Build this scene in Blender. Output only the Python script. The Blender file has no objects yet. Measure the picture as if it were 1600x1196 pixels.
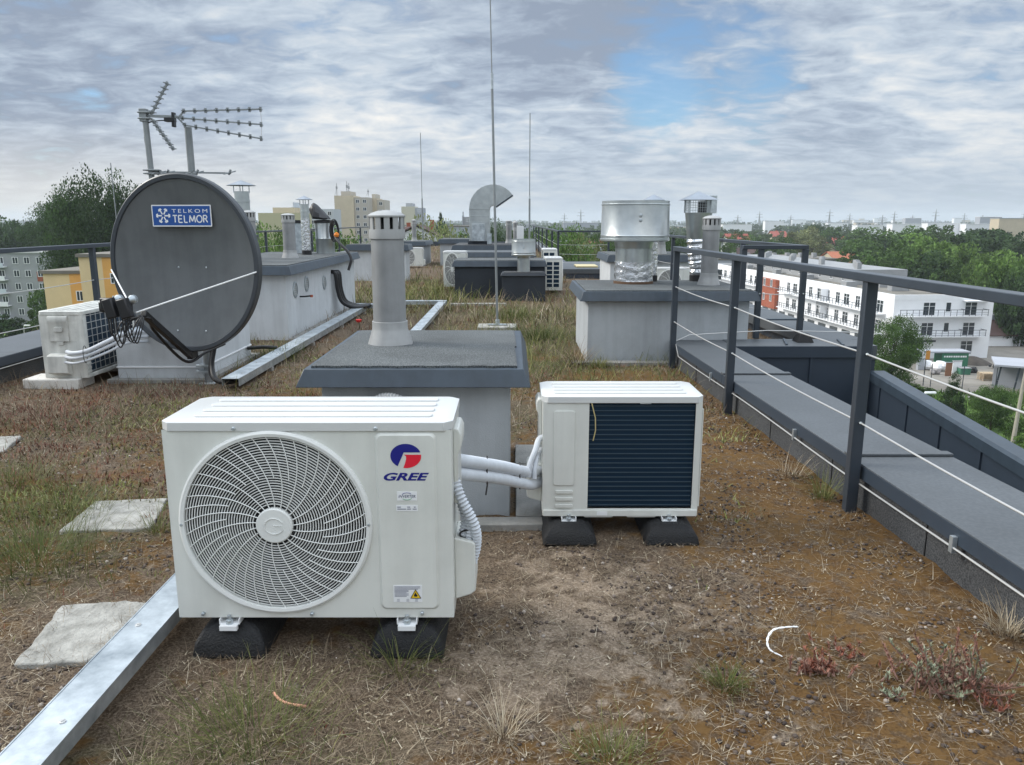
import bpy, math, random
import numpy as np
from mathutils import Vector, Matrix
random.seed(7); rng = np.random.default_rng(7)
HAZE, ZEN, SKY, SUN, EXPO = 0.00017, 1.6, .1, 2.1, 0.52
PI = math.pi; R = math.radians
S = bpy.context.scene
COL = S.collection
# ------------------------------------------------------------ survey: pixels of the photo -> real positions
CH = 1.47; TH = R(11.9); FP = 1200.0
cT, sT = math.cos(TH), math.sin(TH)
def ray(x, y):
    u = (x-800)/FP; v = (y-598)/FP
    return u, cT-sT*v, -(sT+cT*v)
def gp(x, y, z=0.0):
    u, f, d = ray(x, y); t = (z-CH)/d
    return (u*t, f*t, z)
def fp(x, y, Y):
    u, f, d = ray(x, y); t = Y/f
    return (u*t, Y, CH+d*t)
# ------------------------------------------------------------ materials
MATS = {}
def nodes(m):
    m.use_nodes = True
    return m.node_tree.nodes, m.node_tree.links, m.node_tree.nodes['Principled BSDF']
def mat(name, col, rough=0.5, metal=0.0, var=0.0, vscale=6.0, bump=0.0, bscale=60.0, spec=None, col2=None, stretch=None, coat=0, streak=0):
    if name in MATS: return MATS[name]
    m = bpy.data.materials.new(name); N, L, b = nodes(m)
    b.inputs['Base Color'].default_value = (*col, 1)
    b.inputs['Roughness'].default_value = rough
    b.inputs['Metallic'].default_value = metal
    if coat: b.inputs['Coat Weight'].default_value = coat
    if spec is not None: b.inputs['Specular IOR Level'].default_value = spec
    tc = N.new('ShaderNodeTexCoord'); mp = N.new('ShaderNodeMapping')
    L.new(tc.outputs['Object'], mp.inputs['Vector'])
    if stretch: mp.inputs['Scale'].default_value = stretch
    if var > 0 or col2:
        n = N.new('ShaderNodeTexNoise'); n.inputs['Scale'].default_value = vscale; n.inputs['Detail'].default_value = 7; n.inputs['Roughness'].default_value = 0.62
        L.new(mp.outputs[0], n.inputs['Vector'])
        r = N.new('ShaderNodeValToRGB'); r.color_ramp.elements[0].position = .32; r.color_ramp.elements[1].position = .68
        c2 = col2 if col2 else tuple(min(1, c*(1+var)) for c in col)
        c1 = col if col2 else tuple(c*(1-var) for c in col)
        r.color_ramp.elements[0].color = (*c1, 1); r.color_ramp.elements[1].color = (*c2, 1)
        L.new(n.outputs['Fac'], r.inputs[0]); L.new(r.outputs[0], b.inputs['Base Color'])
    if streak:   # rain streaks and blotches of grime
        m2 = N.new('ShaderNodeMapping'); m2.inputs['Scale'].default_value = (14,14,1.1); L.new(tc.outputs['Object'], m2.inputs['Vector'])
        a = N.new('ShaderNodeTexNoise'); a.inputs['Scale'].default_value = 1.0; a.inputs['Detail'].default_value = 6; L.new(m2.outputs[0], a.inputs['Vector'])
        g = N.new('ShaderNodeTexNoise'); g.inputs['Scale'].default_value = 3.1; g.inputs['Detail'].default_value = 8; g.inputs['Roughness'].default_value = .7; L.new(tc.outputs['Object'], g.inputs['Vector'])
        ad = N.new('ShaderNodeMath'); ad.operation = 'ADD'; L.new(a.outputs['Fac'], ad.inputs[0]); L.new(g.outputs['Fac'], ad.inputs[1])
        mr = N.new('ShaderNodeMapRange'); mr.inputs['From Min'].default_value = .78; mr.inputs['From Max'].default_value = 1.12; mr.inputs['To Min'].default_value = 1-streak; mr.inputs['To Max'].default_value = 1.0
        L.new(ad.outputs[0], mr.inputs['Value']); vm = N.new('ShaderNodeVectorMath'); vm.operation = 'SCALE'
        if b.inputs['Base Color'].links: L.new(b.inputs['Base Color'].links[0].from_socket, vm.inputs[0])
        else: vm.inputs[0].default_value = col
        L.new(mr.outputs[0], vm.inputs['Scale']); L.new(vm.outputs[0], b.inputs['Base Color'])
    if bump > 0:
        n2 = N.new('ShaderNodeTexNoise'); n2.inputs['Scale'].default_value = bscale; n2.inputs['Detail'].default_value = 4
        L.new(mp.outputs[0], n2.inputs['Vector'])
        bp = N.new('ShaderNodeBump'); bp.inputs['Strength'].default_value = bump; bp.inputs['Distance'].default_value = .01
        L.new(n2.outputs['Fac'], bp.inputs['Height']); L.new(bp.outputs[0], b.inputs['Normal'])
    MATS[name] = m; return m
def tintmat(name, stops, rough=.75, trans=0.0):
    """colour chosen by the per-vertex 'tint' value of the leaf or blade"""
    m = bpy.data.materials.new(name); N, L, b = nodes(m)
    a = N.new('ShaderNodeAttribute'); a.attribute_name = 'tint'
    r = N.new('ShaderNodeValToRGB'); e = r.color_ramp.elements
    while len(e) < len(stops): e.new(.5)
    for i, (p, c) in enumerate(stops): e[i].position = p; e[i].color = (*c, 1)
    L.new(a.outputs['Fac'], r.inputs[0]); L.new(r.outputs[0], b.inputs['Base Color'])
    b.inputs['Roughness'].default_value = rough; b.inputs['Specular IOR Level'].default_value = .25
    if trans:
        t = N.new('ShaderNodeBsdfTranslucent'); mx = N.new('ShaderNodeMixShader'); mx.inputs[0].default_value = trans
        L.new(r.outputs[0], t.inputs['Color']); L.new(b.outputs[0], mx.inputs[1]); L.new(t.outputs[0], mx.inputs[2])
        L.new(mx.outputs[0], N['Material Output'].inputs[0])
    MATS[name] = m; return m
def speckle(name, dark, light, rough=.85, scale=220, bump=.4, patch=.25):
    """mineral roofing felt: granules of two tones under soft large patches"""
    m = bpy.data.materials.new(name); N, L, b = nodes(m)
    tc = N.new('ShaderNodeTexCoord')
    n = N.new('ShaderNodeTexNoise'); n.inputs['Scale'].default_value = scale; n.inputs['Detail'].default_value = 2
    g = N.new('ShaderNodeTexNoise'); g.inputs['Scale'].default_value = 2.3; g.inputs['Detail'].default_value = 6
    L.new(tc.outputs['Object'], n.inputs['Vector']); L.new(tc.outputs['Object'], g.inputs['Vector'])
    r = N.new('ShaderNodeValToRGB'); r.color_ramp.elements[0].position = .36; r.color_ramp.elements[1].position = .72
    r.color_ramp.elements[0].color = (*dark, 1); r.color_ramp.elements[1].color = (*light, 1)
    L.new(n.outputs['Fac'], r.inputs[0])
    mr = N.new('ShaderNodeMapRange'); mr.inputs['From Min'].default_value = .3; mr.inputs['From Max'].default_value = .7
    mr.inputs['To Min'].default_value = 1-patch; mr.inputs['To Max'].default_value = 1+patch
    L.new(g.outputs['Fac'], mr.inputs['Value'])
    mm = N.new('ShaderNodeVectorMath'); mm.operation = 'SCALE'
    L.new(r.outputs[0], mm.inputs[0]); L.new(mr.outputs[0], mm.inputs['Scale']); L.new(mm.outputs[0], b.inputs['Base Color'])
    bp = N.new('ShaderNodeBump'); bp.inputs['Strength'].default_value = bump; bp.inputs['Distance'].default_value = .003
    L.new(n.outputs['Fac'], bp.inputs['Height']); L.new(bp.outputs[0], b.inputs['Normal'])
    b.inputs['Roughness'].default_value = rough
    MATS[name] = m; return m
M_ac   = mat('ac_paint', (.68,.69,.65), .38, var=.03, vscale=3, streak=.10)
M_lid  = mat('ac_lid_paint', (.60,.61,.605), .28, var=.025, vscale=5)
M_acold= mat('ac_old_paint', (.64,.64,.60), .5, var=.08, vscale=7, streak=.30)
M_grill= mat('grille_plastic', (.72,.73,.71), .45)
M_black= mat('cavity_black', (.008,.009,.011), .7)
M_rub  = mat('rubber', (.007,.0075,.009), .7, var=.3, vscale=20, bump=.6, bscale=140)
M_plas = mat('black_plastic', (.014,.014,.016), .4)
M_blade= mat('fan_blade_grey', (.03,.033,.037), .45)
M_coil = mat('coil_navy', (.004,.022,.045), .45, spec=.3)
M_coilt= mat('coil_tube', (.045,.075,.105), .45, .2)
M_slate= mat('slate_sheet', (.038,.055,.075), .42, var=.10, vscale=5, bump=.12, bscale=9, streak=.2)
M_slated= mat('slate_cladding', (.030,.043,.062), .5, var=.08, vscale=3)
M_rail = mat('rail_paint', (.036,.046,.060), .36, var=.08, vscale=9)
M_felt = speckle('roof_felt', (.024,.029,.031), (.165,.178,.182), scale=170, patch=.3)
M_feltd= speckle('roof_felt_dark', (.026,.028,.032), (.10,.105,.11), scale=150)
M_cope = speckle('coping_membrane', (.068,.077,.086), (.092,.102,.112), rough=.5, scale=60, bump=.15, patch=.12)
M_wall = mat('render_grey', (.385,.41,.43), .85, var=.07, vscale=2.2, bump=.25, bscale=160, streak=.13)
M_walll= mat('render_light', (.55,.575,.595), .85, var=.06, vscale=2.2, bump=.25, bscale=160, streak=.12)
M_dark = mat('render_anthracite', (.026,.032,.041), .8, var=.15, vscale=3, bump=.25, bscale=120)
M_galv = mat('galvanised', (.31,.35,.38), .43, .72, vscale=9, col2=(.64,.69,.72), bump=.08, bscale=25)
M_duct = mat('duct_steel', (.43,.46,.47), .30, .9, vscale=5, col2=(.58,.61,.61), bump=.05, bscale=14)
M_foil = mat('foil', (.75,.76,.78), .22, .95, bump=1.0, bscale=30)
M_pvc  = mat('pvc_grey', (.27,.275,.28), .42, var=.06, vscale=6, streak=.22)
M_pvcl = mat('pvc_light', (.36,.365,.365), .45, var=.05, vscale=6, streak=.18)
M_conc = mat('concrete', (.20,.195,.175), .9, vscale=14, col2=(.42,.41,.38), bump=.8, bscale=70)
M_concd= mat('concrete_damp', (.20,.20,.19), .9, vscale=7, col2=(.30,.29,.27), bump=.5, bscale=90)
M_dish = mat('dish_paint', (.125,.135,.142), .34, var=.06, vscale=3, streak=.16)
M_dishr= mat('dish_rim_paint', (.045,.052,.062), .4)
M_hose = mat('hose_white', (.55,.58,.62), .5, var=.06, vscale=20)
M_pole = mat('pole_steel', (.27,.29,.30), .45, .5, var=.12, vscale=8)
M_cap = mat('cap_steel', (.30,.33,.37), .4, .7, var=.1, vscale=6)
M_wire = mat('wire_steel', (.55,.55,.54), .4, .5)
M_white= mat('white_paint', (.78,.79,.80), .5)
M_blue = mat('print_blue', (.006,.008,.20), .5)
M_red  = mat('print_red', (.72,.01,.035), .5)
M_sblue= mat('sign_blue', (.012,.075,.30), .35)
M_ink  = mat('print_ink', (.03,.04,.12), .6)
M_yel  = mat('warn_yellow', (.80,.52,.02), .5)
M_green= mat('print_green', (.03,.30,.08), .5)
M_orange=mat('orange_plastic', (.75,.22,.02), .5)
M_bark = mat('bark', (.07,.055,.04), .9, var=.3, vscale=8)
M_glass= mat('window_glass', (.03,.04,.05), .08, spec=.7)
# ------------------------------------------------------------ mesh builder
class MB:
    def __init__(s): s.v = []; s.f = []; s.m = []; s.c = 0
    def add(s, vs, fs):
        o = len(s.v); s.v += [tuple(p) for p in vs]
        for f in fs: s.f.append(tuple(i+o for i in f)); s.m.append(s.c)
        return s
    def mt(s, i): s.c = i; return s
    def box(s, x0, y0, z0, x1, y1, z1):
        return s.add([(x0,y0,z0),(x1,y0,z0),(x1,y1,z0),(x0,y1,z0),(x0,y0,z1),(x1,y0,z1),(x1,y1,z1),(x0,y1,z1)],
                     [(0,3,2,1),(4,5,6,7),(0,1,5,4),(1,2,6,5),(2,3,7,6),(3,0,4,7)])
    def frus(s, a, b, z0, z1):
        """a, b: (x0,y0,x1,y1) at the bottom and the top"""
        return s.add([(a[0],a[1],z0),(a[2],a[1],z0),(a[2],a[3],z0),(a[0],a[3],z0),(b[0],b[1],z1),(b[2],b[1],z1),(b[2],b[3],z1),(b[0],b[3],z1)],
                     [(0,3,2,1),(4,5,6,7),(0,1,5,4),(1,2,6,5),(2,3,7,6),(3,0,4,7)])
    def bar(s, p, q, w, h=None, up=(0,0,1)):
        h = h or w; p = Vector(p); q = Vector(q); d = (q-p).normalized(); u = Vector(up)
        if abs(d.dot(u)) > .98: u = Vector((0,1,0))
        a = d.cross(u).normalized()*w/2; b = a.cross(d).normalized()*h/2
        vs = [p-a-b,p+a-b,p+a+b,p-a+b,q-a-b,q+a-b,q+a+b,q-a+b]
        return s.add(vs, [(0,1,2,3),(7,6,5,4),(0,4,5,1),(1,5,6,2),(2,6,7,3),(3,7,4,0)])
    def tube(s, pts, r, n=8, caps=True, corr=0):
        P = [Vector(p) for p in pts]; k = len(P)
        rr = r if isinstance(r, (list, tuple)) else [r]*k
        up = Vector((0,0,1)); o = len(s.v); prev = None
        for i, p in enumerate(P):
            d = (P[min(i+1,k-1)]-P[max(i-1,0)]).normalized()
            if prev is None:
                if abs(d.dot(up)) > .9: up = Vector((1,0,0))
                a = d.cross(up).normalized()
            else:
                a = (prev - d*prev.dot(d)).normalized()
            prev = a; b = d.cross(a)
            for j in range(n):
                t = 2*PI*j/n; s.v.append(tuple(p+(a*math.cos(t)+b*math.sin(t))*rr[i]))
        for i in range(k-1):
            for j in range(n):
                a0 = o+i*n+j; a1 = o+i*n+(j+1)%n
                s.f.append((a0,a1,a1+n,a0+n)); s.m.append(s.c)
        if caps:
            s.f.append(tuple(o+j for j in range(n))[::-1]); s.m.append(s.c)
            s.f.append(tuple(o+(k-1)*n+j for j in range(n))); s.m.append(s.c)
        return s
    def lathe(s, prof, c=(0,0,0), n=32, axis='z', close=True):
        o = len(s.v); k = len(prof)
        for (r, z) in prof:
            for j in range(n):
                t = 2*PI*j/n; a, b = r*math.cos(t), r*math.sin(t)
                if axis == 'z': q = (a, b, z)
                elif axis == 'y': q = (a, z, b)
                else: q = (z, a, b)
                s.v.append((q[0]+c[0], q[1]+c[1], q[2]+c[2]))
        for i in range(k-1):
            for j in range(n):
                a0 = o+i*n+j; a1 = o+i*n+(j+1)%n
                s.f.append((a0,a1,a1+n,a0+n)); s.m.append(s.c)
        if close:
            if prof[0][0] > 1e-6: s.f.append(tuple(o+j for j in range(n))[::-1]); s.m.append(s.c)
            if prof[-1][0] > 1e-6: s.f.append(tuple(o+(k-1)*n+j for j in range(n))); s.m.append(s.c)
        return s
    def ext(s, poly, a0, a1, plane='xz'):
        """extrude a 2-D outline along the third axis"""
        n = len(poly)
        def q(p, a):
            if plane == 'xz': return (p[0], a, p[1])
            if plane == 'yz': return (a, p[0], p[1])
            return (p[0], p[1], a)
        vs = [q(p, a0) for p in poly]+[q(p, a1) for p in poly]
        fs = [tuple(range(n))[::-1], tuple(range(n, 2*n))]+[(i,(i+1)%n,n+(i+1)%n,n+i) for i in range(n)]
        return s.add(vs, fs)
    def xf(s, M, start=0):
        for i in range(start, len(s.v)): s.v[i] = tuple(M @ Vector(s.v[i]))
        return s
    def mesh(s, name, mats, smooth=True, ang=32):
        me = bpy.data.meshes.new(name); me.from_pydata(s.v, [], s.f)
        for m in (mats if isinstance(mats, (list, tuple)) else [mats]): me.materials.append(m)
        me.polygons.foreach_set('material_index', s.m)
        import bmesh
        bm = bmesh.new(); bm.from_mesh(me); bmesh.ops.recalc_face_normals(bm, faces=bm.faces); bm.to_mesh(me); bm.free()
        if smooth:
            me.polygons.foreach_set('use_smooth', [True]*len(me.polygons)); me.set_sharp_from_angle(angle=R(ang))
        me.update(); return me
def link(name, data, parent=None, loc=None, bevel=0):
    o = bpy.data.objects.new(name, data); COL.objects.link(o)
    if parent: o.parent = parent
    if loc: o.location = loc
    if bevel:
        md = o.modifiers.new('bevel', 'BEVEL'); md.width = bevel; md.segments = 2; md.limit_method = 'ANGLE'; md.angle_limit = R(40)
    return o
def thing(name, label, cat, loc=(0,0,0), rz=0, group=None):
    o = link(name, None, None, loc); o.rotation_euler = (0,0,rz); o.empty_display_size = .1
    o['label'] = label; o['category'] = cat
    if group: o['group'] = group
    return o
def part(name, mb, m, parent, bevel=0, label=None, smooth=True):
    o = link(name, mb.mesh(name, m, smooth) if isinstance(mb, MB) else mb, parent, None, bevel)
    if label: o['label'] = label
    return o
def solo(name, mb, m, label, cat, loc=(0,0,0), rz=0, group=None, bevel=0, kind=None):
    o = link(name, mb.mesh(name, m) if isinstance(mb, MB) else mb, None, loc, bevel); o.rotation_euler = (0,0,rz)
    if label: o['label'] = label
    if cat: o['category'] = cat
    if group: o['group'] = group
    if kind: o['kind'] = kind
    return o
def struct(name, mb, m, loc=(0,0,0)):
    return solo(name, mb, m, None, None, loc, kind='structure')
def copy_tree(o, parent=None):
    c = o.copy(); COL.objects.link(c); c.parent = parent
    for ch in [x for x in o.children]: copy_tree(ch, c)
    return c
def dup(o, loc, rz=None, label=None, group=None, sc=None):
    c = copy_tree(o); c.location = loc
    if rz is not None: c.rotation_euler = (0,0,rz)
    if label: c['label'] = label
    if group: c['group'] = group
    if sc: c.scale = (sc,sc,sc) if not isinstance(sc, tuple) else sc
    return c
def spline(pts, k=8):
    P = [Vector(p) for p in pts]; P = [P[0]*2-P[1]]+P+[P[-1]*2-P[-2]]; out = []
    for i in range(1, len(P)-2):
        for j in range(k):
            t = j/k; a, b, c, d = P[i-1:i+3]
            out.append(.5*((2*b)+(c-a)*t+(2*a-5*b+4*c-d)*t*t+(3*b-a-3*c+d)*t**3))
    out.append(P[-2]); return out
def corr_tube(mb, pts, r, pitch=.013, depth=.0045, n=14):
    """corrugated hose along a path"""
    sp = spline(pts, 10); L = [0]
    for a, b in zip(sp, sp[1:]): L.append(L[-1]+(b-a).length)
    m = int(L[-1]/pitch)*2; q = []; rr = []; j = 0
    for i in range(m+1):
        t = L[-1]*i/m
        while j < len(L)-2 and L[j+1] < t: j += 1
        f = (t-L[j])/max(1e-6, L[j+1]-L[j]); q.append(sp[j].lerp(sp[j+1], f)); rr.append(r-(depth if i % 2 else 0))
    return mb.tube(q, rr, n)
def text(body, w, h, mode='xz', shear=0, bold=0.0, spacing=1.0):
    cu = bpy.data.curves.new('t', 'FONT'); cu.body = body; cu.shear = shear; cu.offset = bold; cu.space_character = spacing; cu.size = 1; cu.resolution_u = 4
    o = bpy.data.objects.new('t', cu); COL.objects.link(o); bpy.context.view_layer.update()
    me = bpy.data.meshes.new_from_object(o.evaluated_get(bpy.context.evaluated_depsgraph_get()))
    vs = [v.co.copy() for v in me.vertices]; fs = [tuple(p.vertices) for p in me.polygons]
    bpy.data.objects.remove(o); bpy.data.curves.remove(cu); bpy.data.meshes.remove(me)
    x0 = min(v.x for v in vs); x1 = max(v.x for v in vs); y0 = min(v.y for v in vs); y1 = max(v.y for v in vs)
    return [((v.x-(x0+x1)/2)/(x1-x0)*w, 0, (v.y-(y0+y1)/2)/(y1-y0)*h) for v in vs], fs
def put_text(mb, body, cx, y, cz, w, h, **k):
    vs, fs = text(body, w, h, **k)
    return mb.add([(v[0]+cx, y, v[2]+cz) for v in vs], fs)
def rrect(x0, z0, x1, z1, r, n=6):
    out = []
    for cx, cz, a in ((x1-r,z0+r,-PI/2),(x1-r,z1-r,0),(x0+r,z1-r,PI/2),(x0+r,z0+r,PI)):
        for i in range(n+1): t = a+PI/2*i/n; out.append((cx+r*math.cos(t), cz+r*math.sin(t)))
    return out
# ------------------------------------------------------------ numpy noise, scatters
def vnoise(x, y, s=1.0, seed=0):
    x = np.asarray(x)*s+seed*17.3; y = np.asarray(y)*s-seed*9.1
    xi = np.floor(x).astype(np.int64); yi = np.floor(y).astype(np.int64); xf = x-xi; yf = y-yi
    def h(a, b):
        n = (a*374761393+b*668265263+seed*974711) & 0x7fffffff
        n = ((n ^ (n >> 13))*1274126177) & 0x7fffffff
        return ((n ^ (n >> 16)) & 0xffff)/65535.0
    u = xf*xf*(3-2*xf); w = yf*yf*(3-2*yf)
    return (h(xi,yi)*(1-u)+h(xi+1,yi)*u)*(1-w)+(h(xi,yi+1)*(1-u)+h(xi+1,yi+1)*u)*w
def fbm(x, y, s=1.0, seed=0, o=4):
    a = 0; amp = .5; t = 0
    for i in range(o): a = a+amp*vnoise(x, y, s*2**i, seed+i); t += amp; amp *= .55
    return a/t
def npmesh(name, V, Fq, m, tint=None, smooth=False, attrs=None):
    me = bpy.data.meshes.new(name); k = Fq.shape[1]
    me.vertices.add(len(V)); me.vertices.foreach_set('co', V.astype(np.float32).ravel())
    me.loops.add(Fq.size); me.loops.foreach_set('vertex_index', Fq.astype(np.int32).ravel())
    me.polygons.add(len(Fq)); me.polygons.foreach_set('loop_start', np.arange(0, Fq.size, k, dtype=np.int32))
    me.polygons.foreach_set('loop_total', np.full(len(Fq), k, dtype=np.int32))
    if smooth: me.polygons.foreach_set('use_smooth', np.ones(len(Fq), dtype=bool))
    me.update(calc_edges=True)
    if m: me.materials.append(m)
    at = dict(attrs or {})
    if tint is not None: at['tint'] = tint
    for kx, val in at.items():
        a = me.attributes.new(kx, 'FLOAT', 'POINT'); a.data.foreach_set('value', np.asarray(val, dtype=np.float32))
    return me
def blades(P, h, w, lean, azi, curve, tint, seg=3):
    """thin curved blades: P (n,3) roots, h length, lean start angle from vertical, curve added lean along the blade"""
    n = len(P); side = np.stack([-np.sin(azi), np.cos(azi), 0*azi], 1)
    d = np.stack([np.cos(azi), np.sin(azi), 0*azi], 1); V = np.zeros((n, seg+1, 2, 3)); c = P.copy()
    for i in range(seg+1):
        t = i/seg; ww = (w*(1-.85*t))[:,None]/2
        V[:,i,0] = c-side*ww; V[:,i,1] = c+side*ww
        a = lean+curve*t; st = (h/seg)[:,None]
        c = c+st*(d*np.sin(a)[:,None]+np.array([0,0,1.])*np.cos(a)[:,None])
        c[:,2] = np.maximum(c[:,2], P[:,2]+.002)
    V = V.reshape(-1,3); b = (np.arange(n)*(seg+1)*2)[:,None,None]
    i = np.arange(seg)[None,:,None]*2
    F = (b+i+np.array([0,1,3,2])[None,None,:]).reshape(-1,4)
    return V, F, np.repeat(tint, (seg+1)*2)
def cat_mesh(parts):
    Vs=[];Fs=[];T=[];o=0
    for V,F,t in parts: Vs.append(V);Fs.append(F+o);T.append(t);o+=len(V)
    return np.concatenate(Vs),np.concatenate(Fs),np.concatenate(T)
# ============================================================ ROOF: masks shared by the substrate and what grows on it
FOOT = []   # rectangles where nothing grows (x0,y0,x1,y1)
def gauss(x, y, cx, cy, sx, sy): return np.exp(-(((x-cx)/sx)**2+((y-cy)/sy)**2))
def masks(x, y):
    n1 = fbm(x, y, 1.6, 3); n2 = fbm(x, y, 4.5, 9); n3 = fbm(x, y, .8, 21); n4 = fbm(x, y, 13, 31, 3)
    dust = 1.15*gauss(x, y, .33, 2.72, .42, .5)+.75*gauss(x, y, .12, 2.25, .55, .22)+.45*gauss(x, y, .2, 3.3, .25, .25)+.3*gauss(x, y, 1.0, 2.0, .3, .18)
    n5 = fbm(x, y, 26, 37, 3); dust = np.clip((dust*(.15+1.25*n4)+1.1*(n2-.5)+1.5*(n5-.5)-.55)*2.8, 0, .85)
    near = np.clip(1.25*gauss(x, y, 1.3, 4.2, .7, 1.9)+1.1*gauss(x, y, 1.2, 2.0, .8, .8)+.5*gauss(x, y, .25, 1.6, .5, .3)+.9*gauss(x, y, .9, 6.8, .8, 1.2)+.6*gauss(x, y, -.4, 1.5, 1.6, .35)+.6*gauss(x, y, -1.6, 5.6, .9, .8)+.5*gauss(x, y, -2.6, 4.2, 1.5, 2.0)+.5*gauss(x,y,-2.6,2.8,.8,.5), 0, 1.3)
    moss = np.clip((near*(.8+.6*n1)+.33+(n1-.5)*1.7+1.2*(n4-.5)+1.1*(n5-.5)-.60)*2.6, 0, .95)*(1-dust)
    green = np.clip(1.2*gauss(x, y, -2.35, 3.25, .75, .75)+.9*gauss(x, y, -1.0, 1.75, .6, .28)+.8*gauss(x, y, -3.6, 4.7, 1.0, .8)+.8*gauss(x, y, -2.9, 5.6, .5, .5)
            +.9*gauss(x, y, .2, 8.5, 1.4, 2.2)+.8*gauss(x, y, -1.8, 16, 1.4, 4)+.5*gauss(x, y, .3, 12.5, 1.5, 1.2)+.35*(y > 5)+(n3-.5)*1.3-.3, 0, 1)
    return moss, dust, green
def ground_z(x, y): return .022*(fbm(x, y, 3.0, 5)-.5)+.018*(fbm(x, y, 14, 6, 3)-.5)+.006*(fbm(x, y, 45, 7, 2)-.5)+.03*np.clip(fbm(x, y, .9, 8)-.5, 0, 1)-.004
def ground_mat():
    m = bpy.data.materials.new('roof_substrate'); N, L, b = nodes(m)
    def attr(n): a = N.new('ShaderNodeAttribute'); a.attribute_name = n; return a.outputs['Fac']
    tc = N.new('ShaderNodeTexCoord')
    def noise(s, d=5, r=.6):
        n = N.new('ShaderNodeTexNoise'); n.inputs['Scale'].default_value = s; n.inputs['Detail'].default_value = d; n.inputs['Roughness'].default_value = r
        L.new(tc.outputs['Object'], n.inputs['Vector']); return n.outputs['Fac']
    def ramp(f, stops):
        r = N.new('ShaderNodeValToRGB'); e = r.color_ramp.elements
        while len(e) < len(stops): e.new(.5)
        for i, (p, c) in enumerate(stops): e[i].position = p; e[i].color = (*c, 1)
        L.new(f, r.inputs[0]); return r.outputs[0]
    def mix(f, a, c):
        x = N.new('ShaderNodeMix'); x.data_type = 'RGBA'; L.new(f, x.inputs[0]); L.new(a, x.inputs[6]); L.new(c, x.inputs[7]); return x.outputs[2]
    def mth(op, a, v):
        x = N.new('ShaderNodeMath'); x.operation = op; x.use_clamp = True; L.new(a, x.inputs[0])
        if isinstance(v, (int, float)): x.inputs[1].default_value = v
        else: L.new(v, x.inputs[1])
        return x.outputs[0]
    fine = noise(110, 8, .78); mid = noise(18, 5); big = noise(4, 5)
    soil = ramp(fine, [(.3, (.036,.025,.018)), (.48, (.100,.072,.050)), (.7, (.27,.215,.16))])
    moss = ramp(mth('MULTIPLY', mth('ADD', fine, big), .5), [(.34, (.045,.022,.008)), (.48, (.115,.062,.022)), (.62, (.175,.115,.040))])
    dust = ramp(fine, [(.3, (.10,.075,.052)), (.5, (.25,.195,.145)), (.68, (.43,.355,.28))])
    gr = ramp(mid, [(.35, (.035,.038,.014)), (.65, (.095,.095,.038))])
    brk = ramp(mid, [(.38, (0,0,0)), (.56, (1,1,1))])
    def br(a): return mth('MULTIPLY', a, mth('ADD', brk, .35))
    c = mix(br(attr('green')), soil, gr); c = mix(br(attr('moss')), c, moss); c = mix(attr('dust'), c, dust)
    L.new(c, b.inputs['Base Color']); b.inputs['Roughness'].default_value = .95; b.inputs['Specular IOR Level'].default_value = .15
    bp = N.new('ShaderNodeBump'); bp.inputs['Strength'].default_value = 1.0; bp.inputs['Distance'].default_value = .014
    L.new(mth('MULTIPLY', mth('ADD', fine, mid), .5), bp.inputs['Height']); L.new(bp.outputs[0], b.inputs['Normal'])
    return m
xs = np.concatenate([np.arange(-6.6, -3.2, .12), np.arange(-3.2, 2.0, .016), np.arange(2.0, 3.75, .12)])
ys = np.concatenate([np.arange(1.0, 5.0, .016), np.arange(5.0, 5.6, .04), np.arange(5.6, 10, .07), np.arange(10, 47.1, .3)])
GX, GY = np.meshgrid(xs, ys); gx = GX.ravel(); gy = GY.ravel()
mo, du, gr_ = masks(gx, gy)
V = np.stack([gx, gy, ground_z(gx, gy)], 1); nx, ny = len(xs), len(ys)
I = (np.arange(ny-1)[:,None]*nx+np.arange(nx-1)[None,:]); cx_ = (xs[:-1]+xs[1:])/2; cy_ = (ys[:-1]+ys[1:])/2
keep = ((cy_[:,None] > 7.7) | (cx_[None,:] < 1.98)) & ((cy_[:,None] > 14) | (cx_[None,:] > -4.95)) & (cx_[None,:] < 3.3) & ((cy_[:,None] < 20.1) | (cx_[None,:] < 1.5))
I = I[keep]
F = np.stack([I, I+1, I+nx+1, I+nx], 1)
solo('roof_ground', npmesh('roof_ground', V, F, ground_mat(), smooth=True, attrs={'moss': mo, 'dust': du, 'green': gr_}), None, None, None, kind='structure')
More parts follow.
